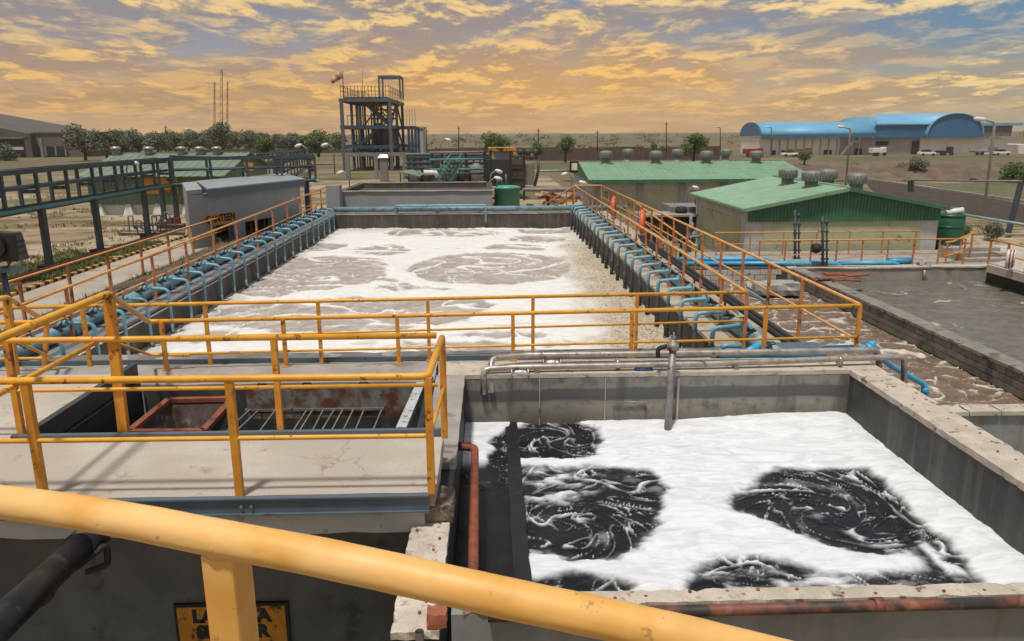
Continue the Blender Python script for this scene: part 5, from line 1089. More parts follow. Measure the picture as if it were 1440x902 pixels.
for i_, (ya, yb_, Y_, x0, x1) in enumerate(((365, 365, 28.95, 955, 1075), (371, 371, 28.85, 940, 1175), (371, 370, 28.9, 1180, 1257))):
    lb = ['short upper bright blue pipe in front of the olive wall', 'long lower bright blue pipe over the pale block wall', 'right hand bright blue pipe lying on the pond wall'][i_]
    a, b_ = P(x0, ya, Y=Y_), P(x1, yb_, Y=Y_); tag(MB().tube([a, b_, (b_.x+.25, b_.y, b_.z-.15)], .095, 10, .1).build('blue_pipe', brightblue), lb, 'pipe')
q = P(1248, 367, Y=29.1); tag(MB().tube([q, (q.x+.9, q.y, q.z)], .12, 10).build('blue_pipe', brightblue), 'short capped bright blue pipe end on the pond deck', 'pipe')
tag(MB().tube([P(1120, 376, Y=28.5), P(1290, 377, Y=28.5), P(1296, 380, Y=28.4)], .05, 8).build('brown_pipe', rustm), 'thin rust brown pipe along the pond end wall', 'pipe')
tv = thing('pond_valve', 'dark flanged valve on the pond end wall', 'valve', tuple(P(1298, 374, Y=28.6))); MB().lathe(P(1298, 376, Y=28.6), [(.2, -.2), (.2, -.14), (.1, -.1), (.1, .1), (.2, .14), (.2, .2)], 10, (1, 0, 0)).build('body', steel, tv); MB().tube([P(1300, 380, Y=28.3), P(1300, 396, Y=28.25)], .07, 8).build('down_pipe', steel, tv)
# dark standing pipe
for (px_, pt, pb_, Y_, lb) in ((1157, 305, 385, 28.6, 'dark ladder-like stand pipe in front of olive wall at channel head'), (1118, 296, 372, 30.5, 'thinner dark stand pipe to the left against the olive wall')):
    a, b_ = P(px_, pb_, Y=Y_), P(px_, pt, Y=Y_); r_ = thing('stand_pipe', lb, 'pipe', tuple(a))
    MB().tube([a, b_], .055, 8).build('pipe', rackm, r_); MB().tube([a+Vector((.16, 0, 0)), b_+Vector((.16, 0, -.1))], .035, 6).build('pipe', rackm, r_)
    for k in range(6): q = a.lerp(b_, .1+k*.16); MB().box(q.x-.07, q.x+.22, q.y-.05, q.y+.05, q.z-.03, q.z+.03).build('clamp', rackm, r_)
    if px_ == 1157: MB().lathe(a.lerp(b_, .45)+Vector((-.25, 0, 0)), [(.16, -.14), (.2, 0), (.16, .14)], 10, (1, 0, 0)).build('motor', blackdull, r_)
# bridge over the pond
bg = thing('pond_bridge', 'concrete walkway bridge over the pond at right edge with yellow rails', 'bridge', (19, 24, -5))
a, b_ = P(1388, 372, z=-4.75), P(1500, 402, z=-4.75); w2 = Vector((1.6, .5, 0))
MB().poly([a, b_, b_+Vector((3, 2, 0)), a+Vector((3, 2, 0))], (0, 0, -.28)).build('deck_slab', conc_deck, bg); MB().poly([a+Vector((.3, .4, -.3)), b_+Vector((.3, .4, -.3)), b_+Vector((2.6, 1.6, -.3)), a+Vector((2.6, 1.6, -.3))], (0, 0, -1.1)).build('bridge_beam', conc_black, bg)
mkr = lambda p, z_: Vector((p.x, p.y, z_))
for off, lb in ((Vector((.1, .1, 0)), 'near'), (Vector((2.8, 1.9, 0)), 'far')):
    A_ = a+off; B_ = b_+off; r_ = thing('railing', f'pale yellow {lb} side rail of the pond bridge at right edge', 'railing', tuple(A_))
    MB().tube([mkr(A_, -3.85), mkr(B_, -3.85)], .035, 8).build('top_rail', yelpale, r_); MB().tube([mkr(A_, -4.3), mkr(B_, -4.3)], .028, 8).build('mid_rail', yelpale, r_)
    for k in range(5): q = A_.lerp(B_, k/4); MB().bar(mkr(q, -4.75), mkr(q, -3.86), .06, .06, (0, 1, 0)).build('post', orgpost, r_)
hs = thing('fire_hose', 'red and white hose bundle hanging over side of the pond bridge', 'hose', tuple(P(1420, 360, Y=a.y-1.2)))
for k in range(5):
    o_ = k*2.2; MB().tube([P(1428-o_, 352, Y=a.y-1.4), P(1426-o_, 360, Y=a.y-1.5), P(1424-o_, 375+2*k % 5, Y=a.y-1.5)], .05, 6).build('hose_strand', redm if k % 2 else whitep, hs)

# ------------------------------------------------------------------ pipe racks
def rack(label, line, zt, zm, zb, legs, gz=GZ, sw=1.2, pipes=3, step=1.6, leg_m=rackm):
    """double pipe rack: line of plan points; two trusses sw apart"""
    r_ = thing('pipe_rack', label, 'pipe rack', (line[0][0], line[0][1], gz))
    L = [Vector((x, y, 0)) for x, y in line]; dirv = (L[-1]-L[0]).normalized(); nv = Vector((-dirv.y, dirv.x, 0))
    for s_ in (0, 1):
        o_ = nv*sw*s_
        for z_, h_ in ((zt, .14), (zb, .16)): MB().bar(L[0]+o_+Vector((0, 0, z_)), L[-1]+o_+Vector((0, 0, z_)), .10, h_).build('beam', rackm, r_)
        n = int((L[-1]-L[0]).length/step)
        for k in range(n+1):
            q = L[0].lerp(L[-1], k/n)+o_; MB().bar(q+Vector((0, 0, zb)), q+Vector((0, 0, zt)), .09, .09, (0, 1, 0)).build('upright', rackm, r_)
    for k in range(0, n+1): q = L[0].lerp(L[-1], k/n); MB().bar(q+Vector((0, 0, zm-.12)), q+nv*sw+Vector((0, 0, zm-.12)), .08, .10).build('cross_beam', rackm, r_)
    for k in range(pipes):
        o_ = nv*(sw*(k+.5)/pipes); MB().tube([L[0]+o_+Vector((0, 0, zm+.02)), L[-1]+o_+Vector((0, 0, zm+.02))], .055, 8).build('pipe', rackm if k else navy, r_)
        MB().tube([L[0]+o_+Vector((0, 0, zt+.13)), L[-1]+o_+Vector((0, 0, zt-.12))], .04, 8).build('pipe', rackm, r_)
    MB().tube([L[0]-nv*.1+Vector((0, 0, zb+.02)), L[-1]-nv*.1+Vector((0, 0, zb+.02))], .05, 8).build('pipe', teal, r_)
    for x, y in legs:
        MB().bar((x, y, gz), (x, y, zb), .17, .17, (0, 1, 0)).build('leg', leg_m, r_); MB().box(x-.24, x+.24, y-.24, y+.24, gz-.2, gz+.18).build('footing', blackdull, r_)
    return r_
ra = rack('dark teal pipe rack on tall legs crossing the dry yard at left', [(-13.0, 14.5), (-13.55, 33.5)], -.98, -1.46, -2.05, [(-13.15, 23.0), (-13.2, 26.2), (-13.3, 17.5), (-13.4, 30.4), (-14.05, 33.6), (-13.5, 33.6)], sw=.5, pipes=2)
rack('dark pipe rack running right behind the canteen roof from the tall one', [(-13.6, 33.9), (-8.2, 36.9)], -1.0, -1.48, -2.08, [(-8.6, 36.8)], sw=.9, step=1.25, pipes=2)
rack('black pipe rack receding behind canteen towards the steel tower', [(-15.0, 55.0), (-19.5, 86)], P(470, 217, Y=60).z, P(470, 228, Y=60).z, P(470, 252, Y=60).z, [(-15, 55.0), (-17, 69), (-19.5, 86)], sw=1.4, step=2.6)
mf = thing('valve_manifold', 'tangle of small grey valves and pipes at foot of the left pipe rack', 'valves', tuple(P(215, 331, z=GZ)))
rs = random.Random(12); c0 = P(215, 330, z=GZ)
for k in range(9):
    x = c0.x-.9+k*.22; y = c0.y+rs.uniform(-.3, .3); h_ = rs.uniform(.4, .95)
    MB().tube([(x, y, GZ+.1), (x, y, GZ+h_), (x+.18, y, GZ+h_), (x+.18, y, GZ+.25)], .03, 6, .05).build('pipe', greysteel, mf)
    if k % 2: MB().lathe((x, y, GZ+h_*.6), [(.07, -.07), (.09, 0), (.07, .07)], 8).build('valve', steel, mf)
for z_ in (.15, .38): MB().tube([(c0.x-1.1, c0.y, GZ+z_), (c0.x+1.3, c0.y, GZ+z_)], .04, 6).build('header', greysteel, mf)
MB().bar((c0.x-1.2, c0.y-.3, GZ+.06), (c0.x+1.4, c0.y-.3, GZ+.06), .1, .1).build('skid_beam', rackm, mf)
rbx = thing('red_box', 'small red box on a post beside the valve manifold', 'box', tuple(P(244, 318, Y=32.5))); q = P(244, 311, Y=32.5); MB().box(q.x-.22, q.x+.22, 32.4, 32.75, q.z-.28, q.z+.12).build('cabinet', redm, rbx, bevel=.02); MB().bar((q.x, 32.6, GZ), (q.x, 32.6, q.z-.28), .08, .08, (0, 1, 0)).build('post', redm, rbx)
ft = thing('floodlight', 'black floodlight housing on a bracket at the left edge', 'floodlight', tuple(P(8, 376, Y=13)))
a, b_ = P(-14, 369, Y=13), P(19, 326, Y=13)
MB().quadbox([(a.x, 13, a.z), (b_.x, 13, a.z), (b_.x, 13.35, a.z), (a.x, 13.35, a.z), (a.x, 13.02, b_.z), (b_.x, 13.02, b_.z-.03), (b_.x, 13.25, b_.z-.03), (a.x, 13.25, b_.z)]).build('housing', black, ft, bevel=.03)
MB().lathe(((a.x+b_.x)/2-.1, 13.0, (a.z+b_.z)/2), [(.16, 0), (.18, .03), (.18, .08)], 16, (0, -1, 0)).build('lens_ring', black, ft)
for z_ in (.25, .45, .65): MB().box(b_.x, b_.x+.012, 13.03, 13.25, a.z+(b_.z-a.z)*z_-.01, a.z+(b_.z-a.z)*z_+.01).build('cooling_fin', blackdull, ft)
MB().tube([P(14, 369, Y=13.1), P(12, 374, Y=13.1), P(4, 379, Y=13.1)], .015, 6).build('yoke', black, ft); MB().box(a.x, b_.x-.06, 13, 13.3, P(5, 384, Y=13).z, P(5, 378, Y=13).z).build('base_plate', slate, ft)
MB().tube([(a.x+.1, 13.15, GZ), (a.x+.1, 13.15, a.z-.1)], .05, 8).build('pole', rackm, ft)

towersteel = mat('blue_grey_tower_steel', (.125, .14, .155), (.09, .10, .115), 2, .6, bump=0)
# ------------------------------------------------------------------ steel tower with its windsock
TY = 85.; TD = 12.
tw = thing('steel_tower', 'open navy steel process tower with yellow stairs and roof railing', 'tower', (-13.5, TY, GZ))
xl, xr = P(483, 200, Y=TY).x, P(550, 200, Y=TY).x
lv = [P(515, y, Y=TY).z for y in (218, 207, 179, 141)]
colm = {0: navy, 1: towersteel}
for i, x in enumerate((xl, xl+(xr-xl)*.5, xr)):
    for j, y in enumerate((TY, TY+TD*.5, TY+TD)): MB().bar((x, y, GZ), (x, y, lv[3]), .34 if j == 0 else .28, .34 if j == 0 else .28, (0, 1, 0)).build('column', towersteel if (j == 0 and i != 1) else navy, tw) if not (i == 1 and j == 0) else None
for z_, m_ in zip(lv, (towersteel, navy, navy, towersteel)):
    for y in (TY, TY+TD*.5, TY+TD): MB().bar((xl-.25, y-.01, z_), (xr+.25, y-.01, z_), .26, .36).build('beam', m_, tw)
    for x in (xl, xr): MB().bar((x+.012, TY+.25, z_-.012), (x+.012, TY+TD-.25, z_-.012), .28, .4).build('beam', navy, tw)
for z_ in lv[1:]: MB().box(xl+.2, xr-.2, TY+TD*.45, TY+TD-.2, z_+.05, z_+.13).build('deck_plate', navy, tw)
MB().box(xl+.2, xr-.2, TY+.2, TY+TD*.42, lv[3]+.24, lv[3]+.32).build('deck_plate', towersteel, tw)
MB().bar((xl+1.2, TY+1, lv[1]), (xl+3.6, TY+1, lv[2]-.2), .28, .28).build('brace', navy, tw); MB().bar((xl+1.0, TY+1.2, lv[1]), (xl+3.2, TY+1.2, lv[0]-.6), .26, .26).build('brace', navy, tw)
MB().bar((xl+.4, TY+2, lv[0]-.2), (xr-.5, TY+2, lv[1]+.2), .18, .18).build('brace', navy, tw)
# stair flight with amber handrails
s0_, s1_ = Vector((xl+1.9, TY+2.2, lv[3])), Vector((xr-.4, TY+2.2, lv[2]+.3))
for o_ in (0, 1.1): MB().bar(s0_+Vector((0, o_, 0)), s1_+Vector((0, o_, 0)), .12, .4).build('stair_stringer', towersteel, tw)
for k in range(10): q = s0_.lerp(s1_, (k+.5)/10); MB().box(q.x-.14, q.x+.14, q.y, q.y+1.1, q.z, q.z+.05).build('stair_tread', towersteel, tw)
for o_ in (0, 1.1):
    for h_ in (.55, 1.0): MB().tube([s0_+Vector((.2, o_, h_)), s1_+Vector((0, o_, h_))], .045, 6).build('stair_rail', stair_y, tw)
    for k in range(5): q = s0_.lerp(s1_, k/4)+Vector((0, o_, 0)); MB().bar(q, q+Vector((0, 0, 1.0)), .06, .06, (0, 1, 0)).build('stair_post', stair_y, tw)
# roof railing, one baluster at a time
zr_ = lv[3]+.3; rr_ = []
for k in range(15): rr_.append((xl+(xr-xl)*k/14, TY-.1))
for k in range(1, 9): rr_.append((xr, TY-.1+TD*k/8)); rr_.append((xl, TY-.1+TD*k/8))
for x, y in rr_: MB().bar((x, y, zr_), (x, y, zr_+1.15), .06, .06, (0, 1, 0)).build('roof_baluster', towersteel, tw)
for h_ in (.6, 1.12): MB().tube([(xl, TY+TD, zr_+h_), (xl, TY-.1, zr_+h_), (xr, TY-.1, zr_+h_), (xr, TY+TD, zr_+h_)], .035, 6).build('roof_rail', stair_y, tw)
for (yy, zz_) in ((TY+1, lv[2]),):
    for k in range(9): x = xl+.4+k*.55; MB().bar((x, yy, zz_+.2), (x, yy, zz_+1.2), .05, .05, (0, 1, 0)).build('floor_baluster', towersteel, tw)
    MB().tube([(xl+.3, yy, zz_+1.2), (xr-.2, yy, zz_+1.2)], .035, 6).build('floor_rail', towersteel, tw)
# top frame
ta, tb = P(534, 140, Y=TY+4).x, P(563, 140, Y=TY+4).x; zt_ = P(548, 108, Y=TY+4).z
for x in (ta, tb):
    for y in (TY+4, TY+7): MB().bar((x, y, zr_), (x, y, zt_), .18, .18, (0, 1, 0)).build('top_post', towersteel, tw)
    MB().bar((x+.01, TY+4.2, zt_), (x+.01, TY+6.8, zt_), .14, .2).build('top_beam', towersteel, tw)
for y in (TY+4, TY+7): MB().bar((ta-.1, y, zt_+.01), (tb+.1, y, zt_+.01), .16, .22).build('top_beam', towersteel, tw)
# vessels and pipes inside
MB().lathe((xr-1.2, TY+8, lv[0]), [(.9, 0), (.9, lv[2]-lv[0]-.3), (.5, lv[2]-lv[0]+.1)], 16).build('vessel', greysteel, tw)
MB().lathe((xl+2.6, TY+9, lv[1]), [(.8, 0), (.8, 2.2), (.4, 2.6)], 14).build('vessel', mat('tan_vessel', (.30, .2, .12), (.22, .15, .09), 1, .7, bump=0), tw)
rs = random.Random(31)
for k in range(26): x = xl+.5+rs.random()*(xr-xl-1); y = TY+3+rs.random()*7; z0 = lv[rs.randrange(0, 3)]; MB().tube([(x, y, GZ if k % 3 else z0), (x, y, lv[3 if k % 2 else 2])], .07+.05*rs.random(), 6).build('riser_pipe', greysteel if k % 2 else navy, tw)
for (za_, zb2, y_) in ((lv[1], lv[2], TY+TD-.3), (lv[2], lv[3], TY+TD-.3), (lv[0], lv[1], TY+TD*.5)):
    MB().bar((xl+.2, y_, za_), ((xl+xr)/2, y_, zb2), .16, .16).build('brace', navy, tw); MB().bar(((xl+xr)/2, y_+.02, za_), (xr-.2, y_+.02, zb2), .16, .16).build('brace', navy, tw)
for za_, zb2 in ((lv[1], lv[2]), (lv[2], lv[3])): MB().bar((xr, TY+.5, za_), (xr, TY+TD*.5, zb2), .16, .16).build('brace', navy, tw); MB().bar((xr-.02, TY+TD*.5, zb2), (xr-.02, TY+TD-.3, za_), .16, .16).build('brace', navy, tw)
for f_ in (.35, .7): z_ = lv[2]+(lv[3]-lv[2])*f_; MB().bar((xl+2.2, TY+TD*.5, z_), (xr, TY+TD*.5, z_), .14, .18).build('beam', navy, tw)
MB().lathe((xl+4.2, TY+5, lv[0]-1), [(.55, 0), (.55, 3.6), (.3, 3.9)], 14).build('vessel', mat('dull_brown_vessel', (.17, .13, .10), (.12, .09, .07), 1, .7, bump=0), tw)
# lower annex on the right and legs in front
xa2 = P(585, 178, Y=TY+8).x
for x in (xr+1.2, xa2): 
    for y in (TY+7, TY+11): MB().bar((x, y, GZ), (x, y, lv[2]+.1), .28, .28, (0, 1, 0)).build('annex_column', navy, tw)
for z_ in (lv[2], lv[1]): MB().bar((xr+.3, TY+6.95, z_-.02), (xa2+.2, TY+6.95, z_-.02), .24, .36).build('annex_beam', navy, tw)
for k in range(5): x = xr+.7+k*(xa2-xr-.7)/4; MB().bar((x, TY+7, lv[2]+.2), (x, TY+7, lv[2]+2.0), .06, .06, (0, 1, 0)).build('annex_baluster', greysteel, tw)
an = thing('grey_annex', 'plain grey brown block standing behind the steel tower', 'building', tuple(P(590, 207, Y=TY+14))); a, b_ = P(584, 214, Y=TY+14), P(595, 181, Y=TY+14); MB().box(a.x, b_.x, TY+14, TY+18, GZ, b_.z).build('wall', facgrey, an); MB().box(a.x-.1, b_.x+.1, TY+13.9, TY+18.1, b_.z+.01, b_.z+.2).build('parapet', facgrey, an)
pl_ = thing('portal_frame', 'low grey steel portal frame in front of the tower foot', 'frame', tuple(P(505, 250, Y=70)))
zt2 = P(505, 219, Y=70).z
for px_ in (489, 529, 569): x = P(px_, 230, Y=70).x; MB().bar((x, 70, GZ), (x, 70, zt2), .35, .35, (0, 1, 0)).build('column', greysteel, pl_)
MB().bar((P(486, 219, Y=70).x, 69.99, zt2+.1), (P(572, 219, Y=70).x, 69.99, zt2+.1), .3, .3).build('beam', greysteel, pl_)
dct = thing('silver_duct', 'pale silver square duct standing at foot of the tower', 'duct', tuple(P(540, 253, Y=66))); a, b_ = P(535, 260, Y=66), P(544, 222, Y=66)
MB().box(a.x, b_.x, 66, 66.7, GZ, b_.z).build('shaft', vent_m, dct); MB().quadbox([(a.x-.1, 65.9, b_.z+.01), (b_.x+.1, 65.9, b_.z+.01), (b_.x+.1, 66.8, b_.z+.01), (a.x-.1, 66.8, b_.z+.01), (a.x+.1, 66.1, b_.z+.25), (b_.x, 66.1, b_.z+.25), (b_.x, 66.7, b_.z+.25), (a.x+.1, 66.7, b_.z+.25)]).build('hood', gal, dct)
wp = thing('windsock', 'faded red and white windsock on a pole above the tower', 'windsock', tuple(P(483, 140, Y=TY)))
a, b_ = P(483, 141, Y=TY-.1), P(482, 99, Y=TY-.1); MB().tube([a, b_], .05, 6).build('pole', greysteel, wp)
c1_, c2_ = P(480.5, 104, Y=TY-.1), P(466, 116, Y=TY-.1)
for k in range(4): MB().tube([c1_.lerp(c2_, k/4), c1_.lerp(c2_, (k+1)/4)], .42-.055*k, 10, r2=.42-.055*(k+1), caps=False).build('sock_band', flat_mat('faded_red_cloth', (.55, .16, .09)) if k % 2 else flat_mat('faded_white_cloth', (.62, .50, .38)), wp)
tag(MB().tube([P(510, 138, Y=TY), P(510, 98, Y=TY)], .035, 6).build('lightning_rod', greysteel), 'thin lightning rod rising above the tower roof railing', 'rod')

# small process plant between the tower and the green building
pk = thing('process_skid', 'dark process skid with black panels and brown vessel behind green tank', 'machinery', tuple(P(715, 262, Y=46)))
def pbox(px0, py0, px1, py1, Y, dep, m_, name, root, bev=0):
    a, b_ = P(px0, py1, Y=Y), P(px1, py0, Y=Y); return MB().box(a.x, b_.x, Y, Y+dep, a.z, b_.z).build(name, m_, root, bevel=bev)
pbox(682, 225, 718, 262, 47, 1.5, mat('black_panel', (.045, .045, .047), (.03, .03, .031), 1.5, .6, bump=0), 'panel', pk); pbox(720, 224, 737, 268, 47.3, 1.3, mat('brown_vessel_paint', (.13, .10, .075), (.09, .07, .052), 1.5, .7, bump=0), 'vessel', pk)
pbox(686, 208, 726, 213, 48, 3, signyel2, 'roof_strip', pk); pbox(696, 213, 722, 224, 48.5, .4, rend, 'back_panel', pk)
for px_ in (682, 690, 718, 737): x = P(px_, 230, Y=46.5).x; MB().bar((x, 46.5, GZ-1), (x, 46.5, P(px_, 212, Y=46.5).z), .13, .13, (0, 1, 0)).build('post', blackdull, pk)
for py_ in (221, 236, 250): MB().bar(P(718, py_, Y=47.1), P(740, py_, Y=47.1), .1, .1).build('rung_beam', rackm, pk)
for k in range(6): q = P(726+k*5.5, 222-(k % 2)*6, Y=48); MB().lathe((q.x, 48, q.z-.1), [(.16, 0), (.16, .25), (.08, .35)], 8).build('filter_head', rackm if k % 2 else woodm, pk)
MB().tube([P(752, 262, Y=47), P(757, 240, Y=47), P(757, 226, Y=47)], .09, 6).build('riser_pipe', rackm, pk); MB().box(P(739, 230, Y=47).x, P(752, 230, Y=47).x, 47.2, 47.4, P(740, 261, Y=47).z, P(740, 231, Y=47).z).build('tan_panel', mat('tan_panel', (.24, .22, .17), (.2, .18, .14), 1, .8, bump=0), pk)
fr2 = thing('pipe_gantry', 'dark gantry with teal pipes left of the process skid', 'pipe rack', tuple(P(640, 255, Y=52)))
for px_ in (608, 622, 632, 655, 681): x = P(px_, 230, Y=52).x; MB().bar((x, 52, GZ-1), (x, 52, P(px_, 214, Y=52).z), .14, .14, (0, 1, 0)).build('post', rackm, fr2)
for py_, m_ in ((215, greysteel), (225, teal), (239, teal), (245, rackm)): MB().tube([P(604, py_, Y=51.9), P(684, py_-1, Y=51.9)], .08, 6).build('pipe', m_, fr2)
pbox(607, 218, 618, 255, 53, 1, rackm, 'cabinet', fr2)
lr = thing('pipe_rack', 'dense dark lattice of pipework filling the space right of the tower foot', 'pipe rack', tuple(P(600, 255, Y=64)))
for k in range(13): x = P(574+k*9.2, 230, Y=64).x; MB().bar((x, 64, GZ-.5), (x, 64, P(600, 214+2*(k % 3), Y=64).z), .13, .13, (0, 1, 0)).build('post', rackm, lr); MB().bar((x, 66, GZ-.5), (x, 66, P(600, 216, Y=66).z), .11, .11, (0, 1, 0)).build('post', rackm, lr)
for py_, m_ in ((217, greysteel), (222, rackm), (229, navy), (236, rackm), (243, greysteel), (249, rackm)): MB().tube([P(570, py_, Y=63.9), P(690, py_, Y=63.9)], .09, 6).build('pipe', m_, lr); MB().bar(P(572, py_+2, Y=66), P(688, py_+2, Y=66), .12, .16).build('beam', rackm, lr)
for k in range(6): q = P(585+k*17, 252, Y=62.5); MB().lathe((q.x, 62.5, GZ), [(.5, 0), (.5, .7+.3*(k % 3)), (.2, 1.0+.3*(k % 3))], 10).build('vessel', (rackm, blackdull, greysteel)[k % 3], lr)
st2 = thing('steel_stair', 'steep dark teal steel stair beside the gantry', 'stair', tuple(P(625, 254, Y=50)))
for o_ in (0, .7): MB().bar(P(617, 254, Y=50)+Vector((o_, 0, 0)), P(634, 226, Y=50)+Vector((o_, 0, 0)), .08, .22).build('stringer', teal, st2); MB().tube([P(616, 244, Y=50)+Vector((o_, 0, 0)), P(634, 216, Y=50)+Vector((o_, 0, 0))], .04, 6).build('handrail', teal, st2)
for k in range(6): q = P(617, 254, Y=50).lerp(P(634, 226, Y=50), (k+.5)/6); MB().box(q.x, q.x+.7, 49.9, 50.1, q.z, q.z+.04).build('tread', rackm, st2)
cr = thing('canopy_sheet', 'tilted pale green canopy sheet in front of the gantry', 'canopy', tuple(P(580, 243, Y=49))); MB().poly([P(560, 241, Y=48), P(580, 238.5, Y=49.5), P(596, 244, Y=49.5), P(590, 248, Y=48)], (0, 0, -.06)).build('sheet', greenroof2, cr)
for px_ in (563, 589): x = P(px_, 244, Y=48.6); MB().bar((x.x, 48.6, GZ), (x.x, 48.6, x.z), .08, .08, (0, 1, 0)).build('post', rackm, cr)
tag(MB().tube([P(596, 243, Y=48.5), P(612, 243, Y=48.5), P(616, 249, Y=48.5)], .16, 8).build('white_pipe', whitep), 'short white pipe beside the canopy sheet', 'pipe')
tag(MB().tube([P(758, 241, Y=48.6), P(803, 240, Y=50.5)], .07, 8).build('teal_pipe', mat('pale_teal_pipe', (.25, .45, .38), (.2, .38, .32), 3, .5)), 'pale teal pipe reaching the end of the long green building', 'pipe')
tag(MB().tube([P(735, 267, Y=41), P(810, 268, Y=43)], .09, 8).build('grey_pipe', greysteel), 'grey pipe running right from the sea green tank', 'pipe')
jk = thing('scrap_heap', 'heap of orange and grey scrap beside the landing stairs', 'scrap', tuple(P(790, 282, Y=41)))
rs = random.Random(8)
for k in range(22):
    q = P(762+rs.random()*46, 286-rs.random()*14, Y=40.5+rs.random()*2); an = rs.random()*3; d_ = Vector((math.cos(an), math.sin(an)*.5, rs.uniform(-.3, .3)))*rs.uniform(.3, .8)
    MB().bar(q-d_, q+d_, .16, .12).build('scrap_piece', (woodm, greysteel, org, whitep, redm)[k % 5], jk)
# low clutter between the right walkway and the buildings
yd = thing('clarifier_deck', 'grey steel clarifier deck with dark pit between walkway and long building', 'machinery', tuple(P(945, 300, Y=42)))
pbox(944, 291, 995, 302, 42, 2.5, greysteel, 'deck_edge', yd); pbox(905, 306, 998, 340, 41, .4, darkvoid, 'pit_face', yd); pbox(900, 302, 1000, 305.5, 40.9, 2, conc, 'pit_edge', yd)
for k, (px_, py_) in enumerate(((958, 296), (985, 284))): q = P(px_, py_, Y=41.8); MB().lathe(q, [(.3, -.15), (.34, 0), (.25, .2)], 10).build('motor', greysteel if k else blackdull, yd)
for k in range(9): q = P(880+k*13, 345-abs(k-3)*3, Y=33); MB().tube([(q.x, 33, -5.9), (q.x, 33, q.z), (q.x+.4, 33, q.z)], .06, 6, .1).build('pipe', (rackm, greysteel, teal)[k % 3], yd)
for px_, py_ in ((972, 318), (975, 330), (968, 342)): q = P(px_, py_, Y=36); MB().lathe(q, [(.16, -.1), (.22, 0), (.16, .1)], 8, (1, 0, 0)).build('flange', greysteel, yd)
q = P(972, 300, Y=36); MB().tube([(q.x, 36, -5.9), q], .07, 8).build('riser_pipe', greysteel, yd)
struct(MB().box(5.3, 11.0, 28.65, 33, -5.95, -5.86).build('yard_slab', conc_grey))
railing('amber stair rail climbing beside the right walkway towards the landing', [(6.6, 24.4), (5.9, 33)], lambda x, y: -4.6+.10*(y-24), lambda x, y: -3.6+.10*(y-24), [(6.6-.08*k, 24.4+k) for k in range(9)], mt=yelpale, mp=orgpost, r=.035, rm=.025, pw_=.05)

# ------------------------------------------------------------------ lifebuoys
for k, (px_, py_, R_) in enumerate(((903, 315, .40), (863, 293, .42))):
    q = P(px_, py_, X=5.12); r_ = thing('lifebuoy', ['nearer orange lifebuoy hanging on outer rail of right walkway', 'farther orange lifebuoy hanging on outer rail of right walkway'][k], 'lifebuoy', tuple(q), 'lifebuoys on the right walkway')
    ringp = [q+Vector((math.cos(a)*R_*.22, math.cos(a)*R_*.97, math.sin(a)*R_)) for a in [2*math.pi*i/24 for i in range(25)]]
    MB().tube(ringp, .085, 10).build('ring', orange, r_)
    for a in (.8, 3.9): MB().tube([q+Vector((.22*R_*math.cos(a-.12), math.cos(a-.12)*R_*.97, math.sin(a-.12)*R_)), q+Vector((.22*R_*math.cos(a+.12), math.cos(a+.12)*R_*.97, math.sin(a+.12)*R_))], .091, 10).build('band', whitep, r_)

# ------------------------------------------------------------------ lamps, poles and masts
def gooseneck(label, px_, py_, Y, base_z, sx=1, head=whitep, h=1.0, hs_=1.):
    p = P(px_, py_, Y=Y); r_ = thing('flood_lamp', label, 'lamp', (p.x-sx*.5*hs_, Y, base_z), 'small white headed lamps round the plant')
    MB().tube([(p.x-sx*.5*hs_, Y, base_z), (p.x-sx*.5*hs_, Y, p.z-.25*hs_), (p.x-sx*.12*hs_, Y, p.z)], .045*hs_, 6, .2).build('pole', greysteel, r_)
    MB().lathe(p+Vector((-sx*.1*hs_, 0, 0)), [(.05*hs_, -.08*hs_), (.11*hs_, .03*hs_), (.14*hs_, .22*hs_), (.09*hs_, .42*hs_)], 10, (sx, 0, -.35)).build('lamp_head', head, r_)
for a in (('lamp with white head at left corner of the square rear tank', 480, 242, 45.2, -3.5, -1), ('lamp leaning from the canteen roof over the grey wall', 440, 252, 38, -4, 1), ('lamp with white head above the sea green tank', 700, 240, 44.8, -3.2, 1), ('lamp with orange tinged head beside sea green tank', 699, 250, 41, -3.5, 1),
          ('lamp over the canteen end of the left walkway', 403, 275, 33, -4, 1), ('lamp below the white notice on long green building', 795, 244, 49, -5.5, -1), ('lamp at the top of landing rail', 818, 256, 40, -4, 1), ('lamp in front of a pilaster of the long green building', 977, 263, 47, -5.7, 1), ('lamp half hidden by left eave of near green building', 1031, 266, 47, -5.7, 1),
          ('lamp on the tall rack before the left green shed', 188, 228, 30, -2, 1), ('lamp left of the two behind the canteen rack', 421, 204, 80, -3.9, -1), ('lamp right of the two behind the canteen rack', 458, 203, 80, -3.9, -1), ('lamp alone in the field right of the tower', 629, 196, 90, -3.9, 1)):
    gooseneck(*a, hs_=(.6 if a[3] < 31 else .85) if a[3] < 60 else 1.5)
def street_lamp(label, x0, y0, x1, y1, Y, arm=-1, m_=greysteel, r=.06):
    a, b_ = P(x0, y0, Y=Y), P(x1, y1, Y=Y); r_ = thing('street_lamp', label, 'street lamp', tuple(a), 'tall street lamps')
    MB().tube([a, b_, b_+Vector((arm*.6, 0, .12))], r, 8, .2, r2=r*.7).build('pole', m_, r_); MB().lathe(b_+Vector((arm*.55, 0, .13)), [(.08, 0), (.13, .2), (.12, .6), (.05, .75)], 8, (arm, 0, .12)).build('lamp_head', whitep, r_)
pl2 = mat('pale_lamp_pole', (.36, .35, .32), (.29, .28, .26), 3, .6, bump=0)
street_lamp('tall leaning pale lamp pole right of the green building', 1383, 305, 1399, 172, 46, -1, pl2, .09)
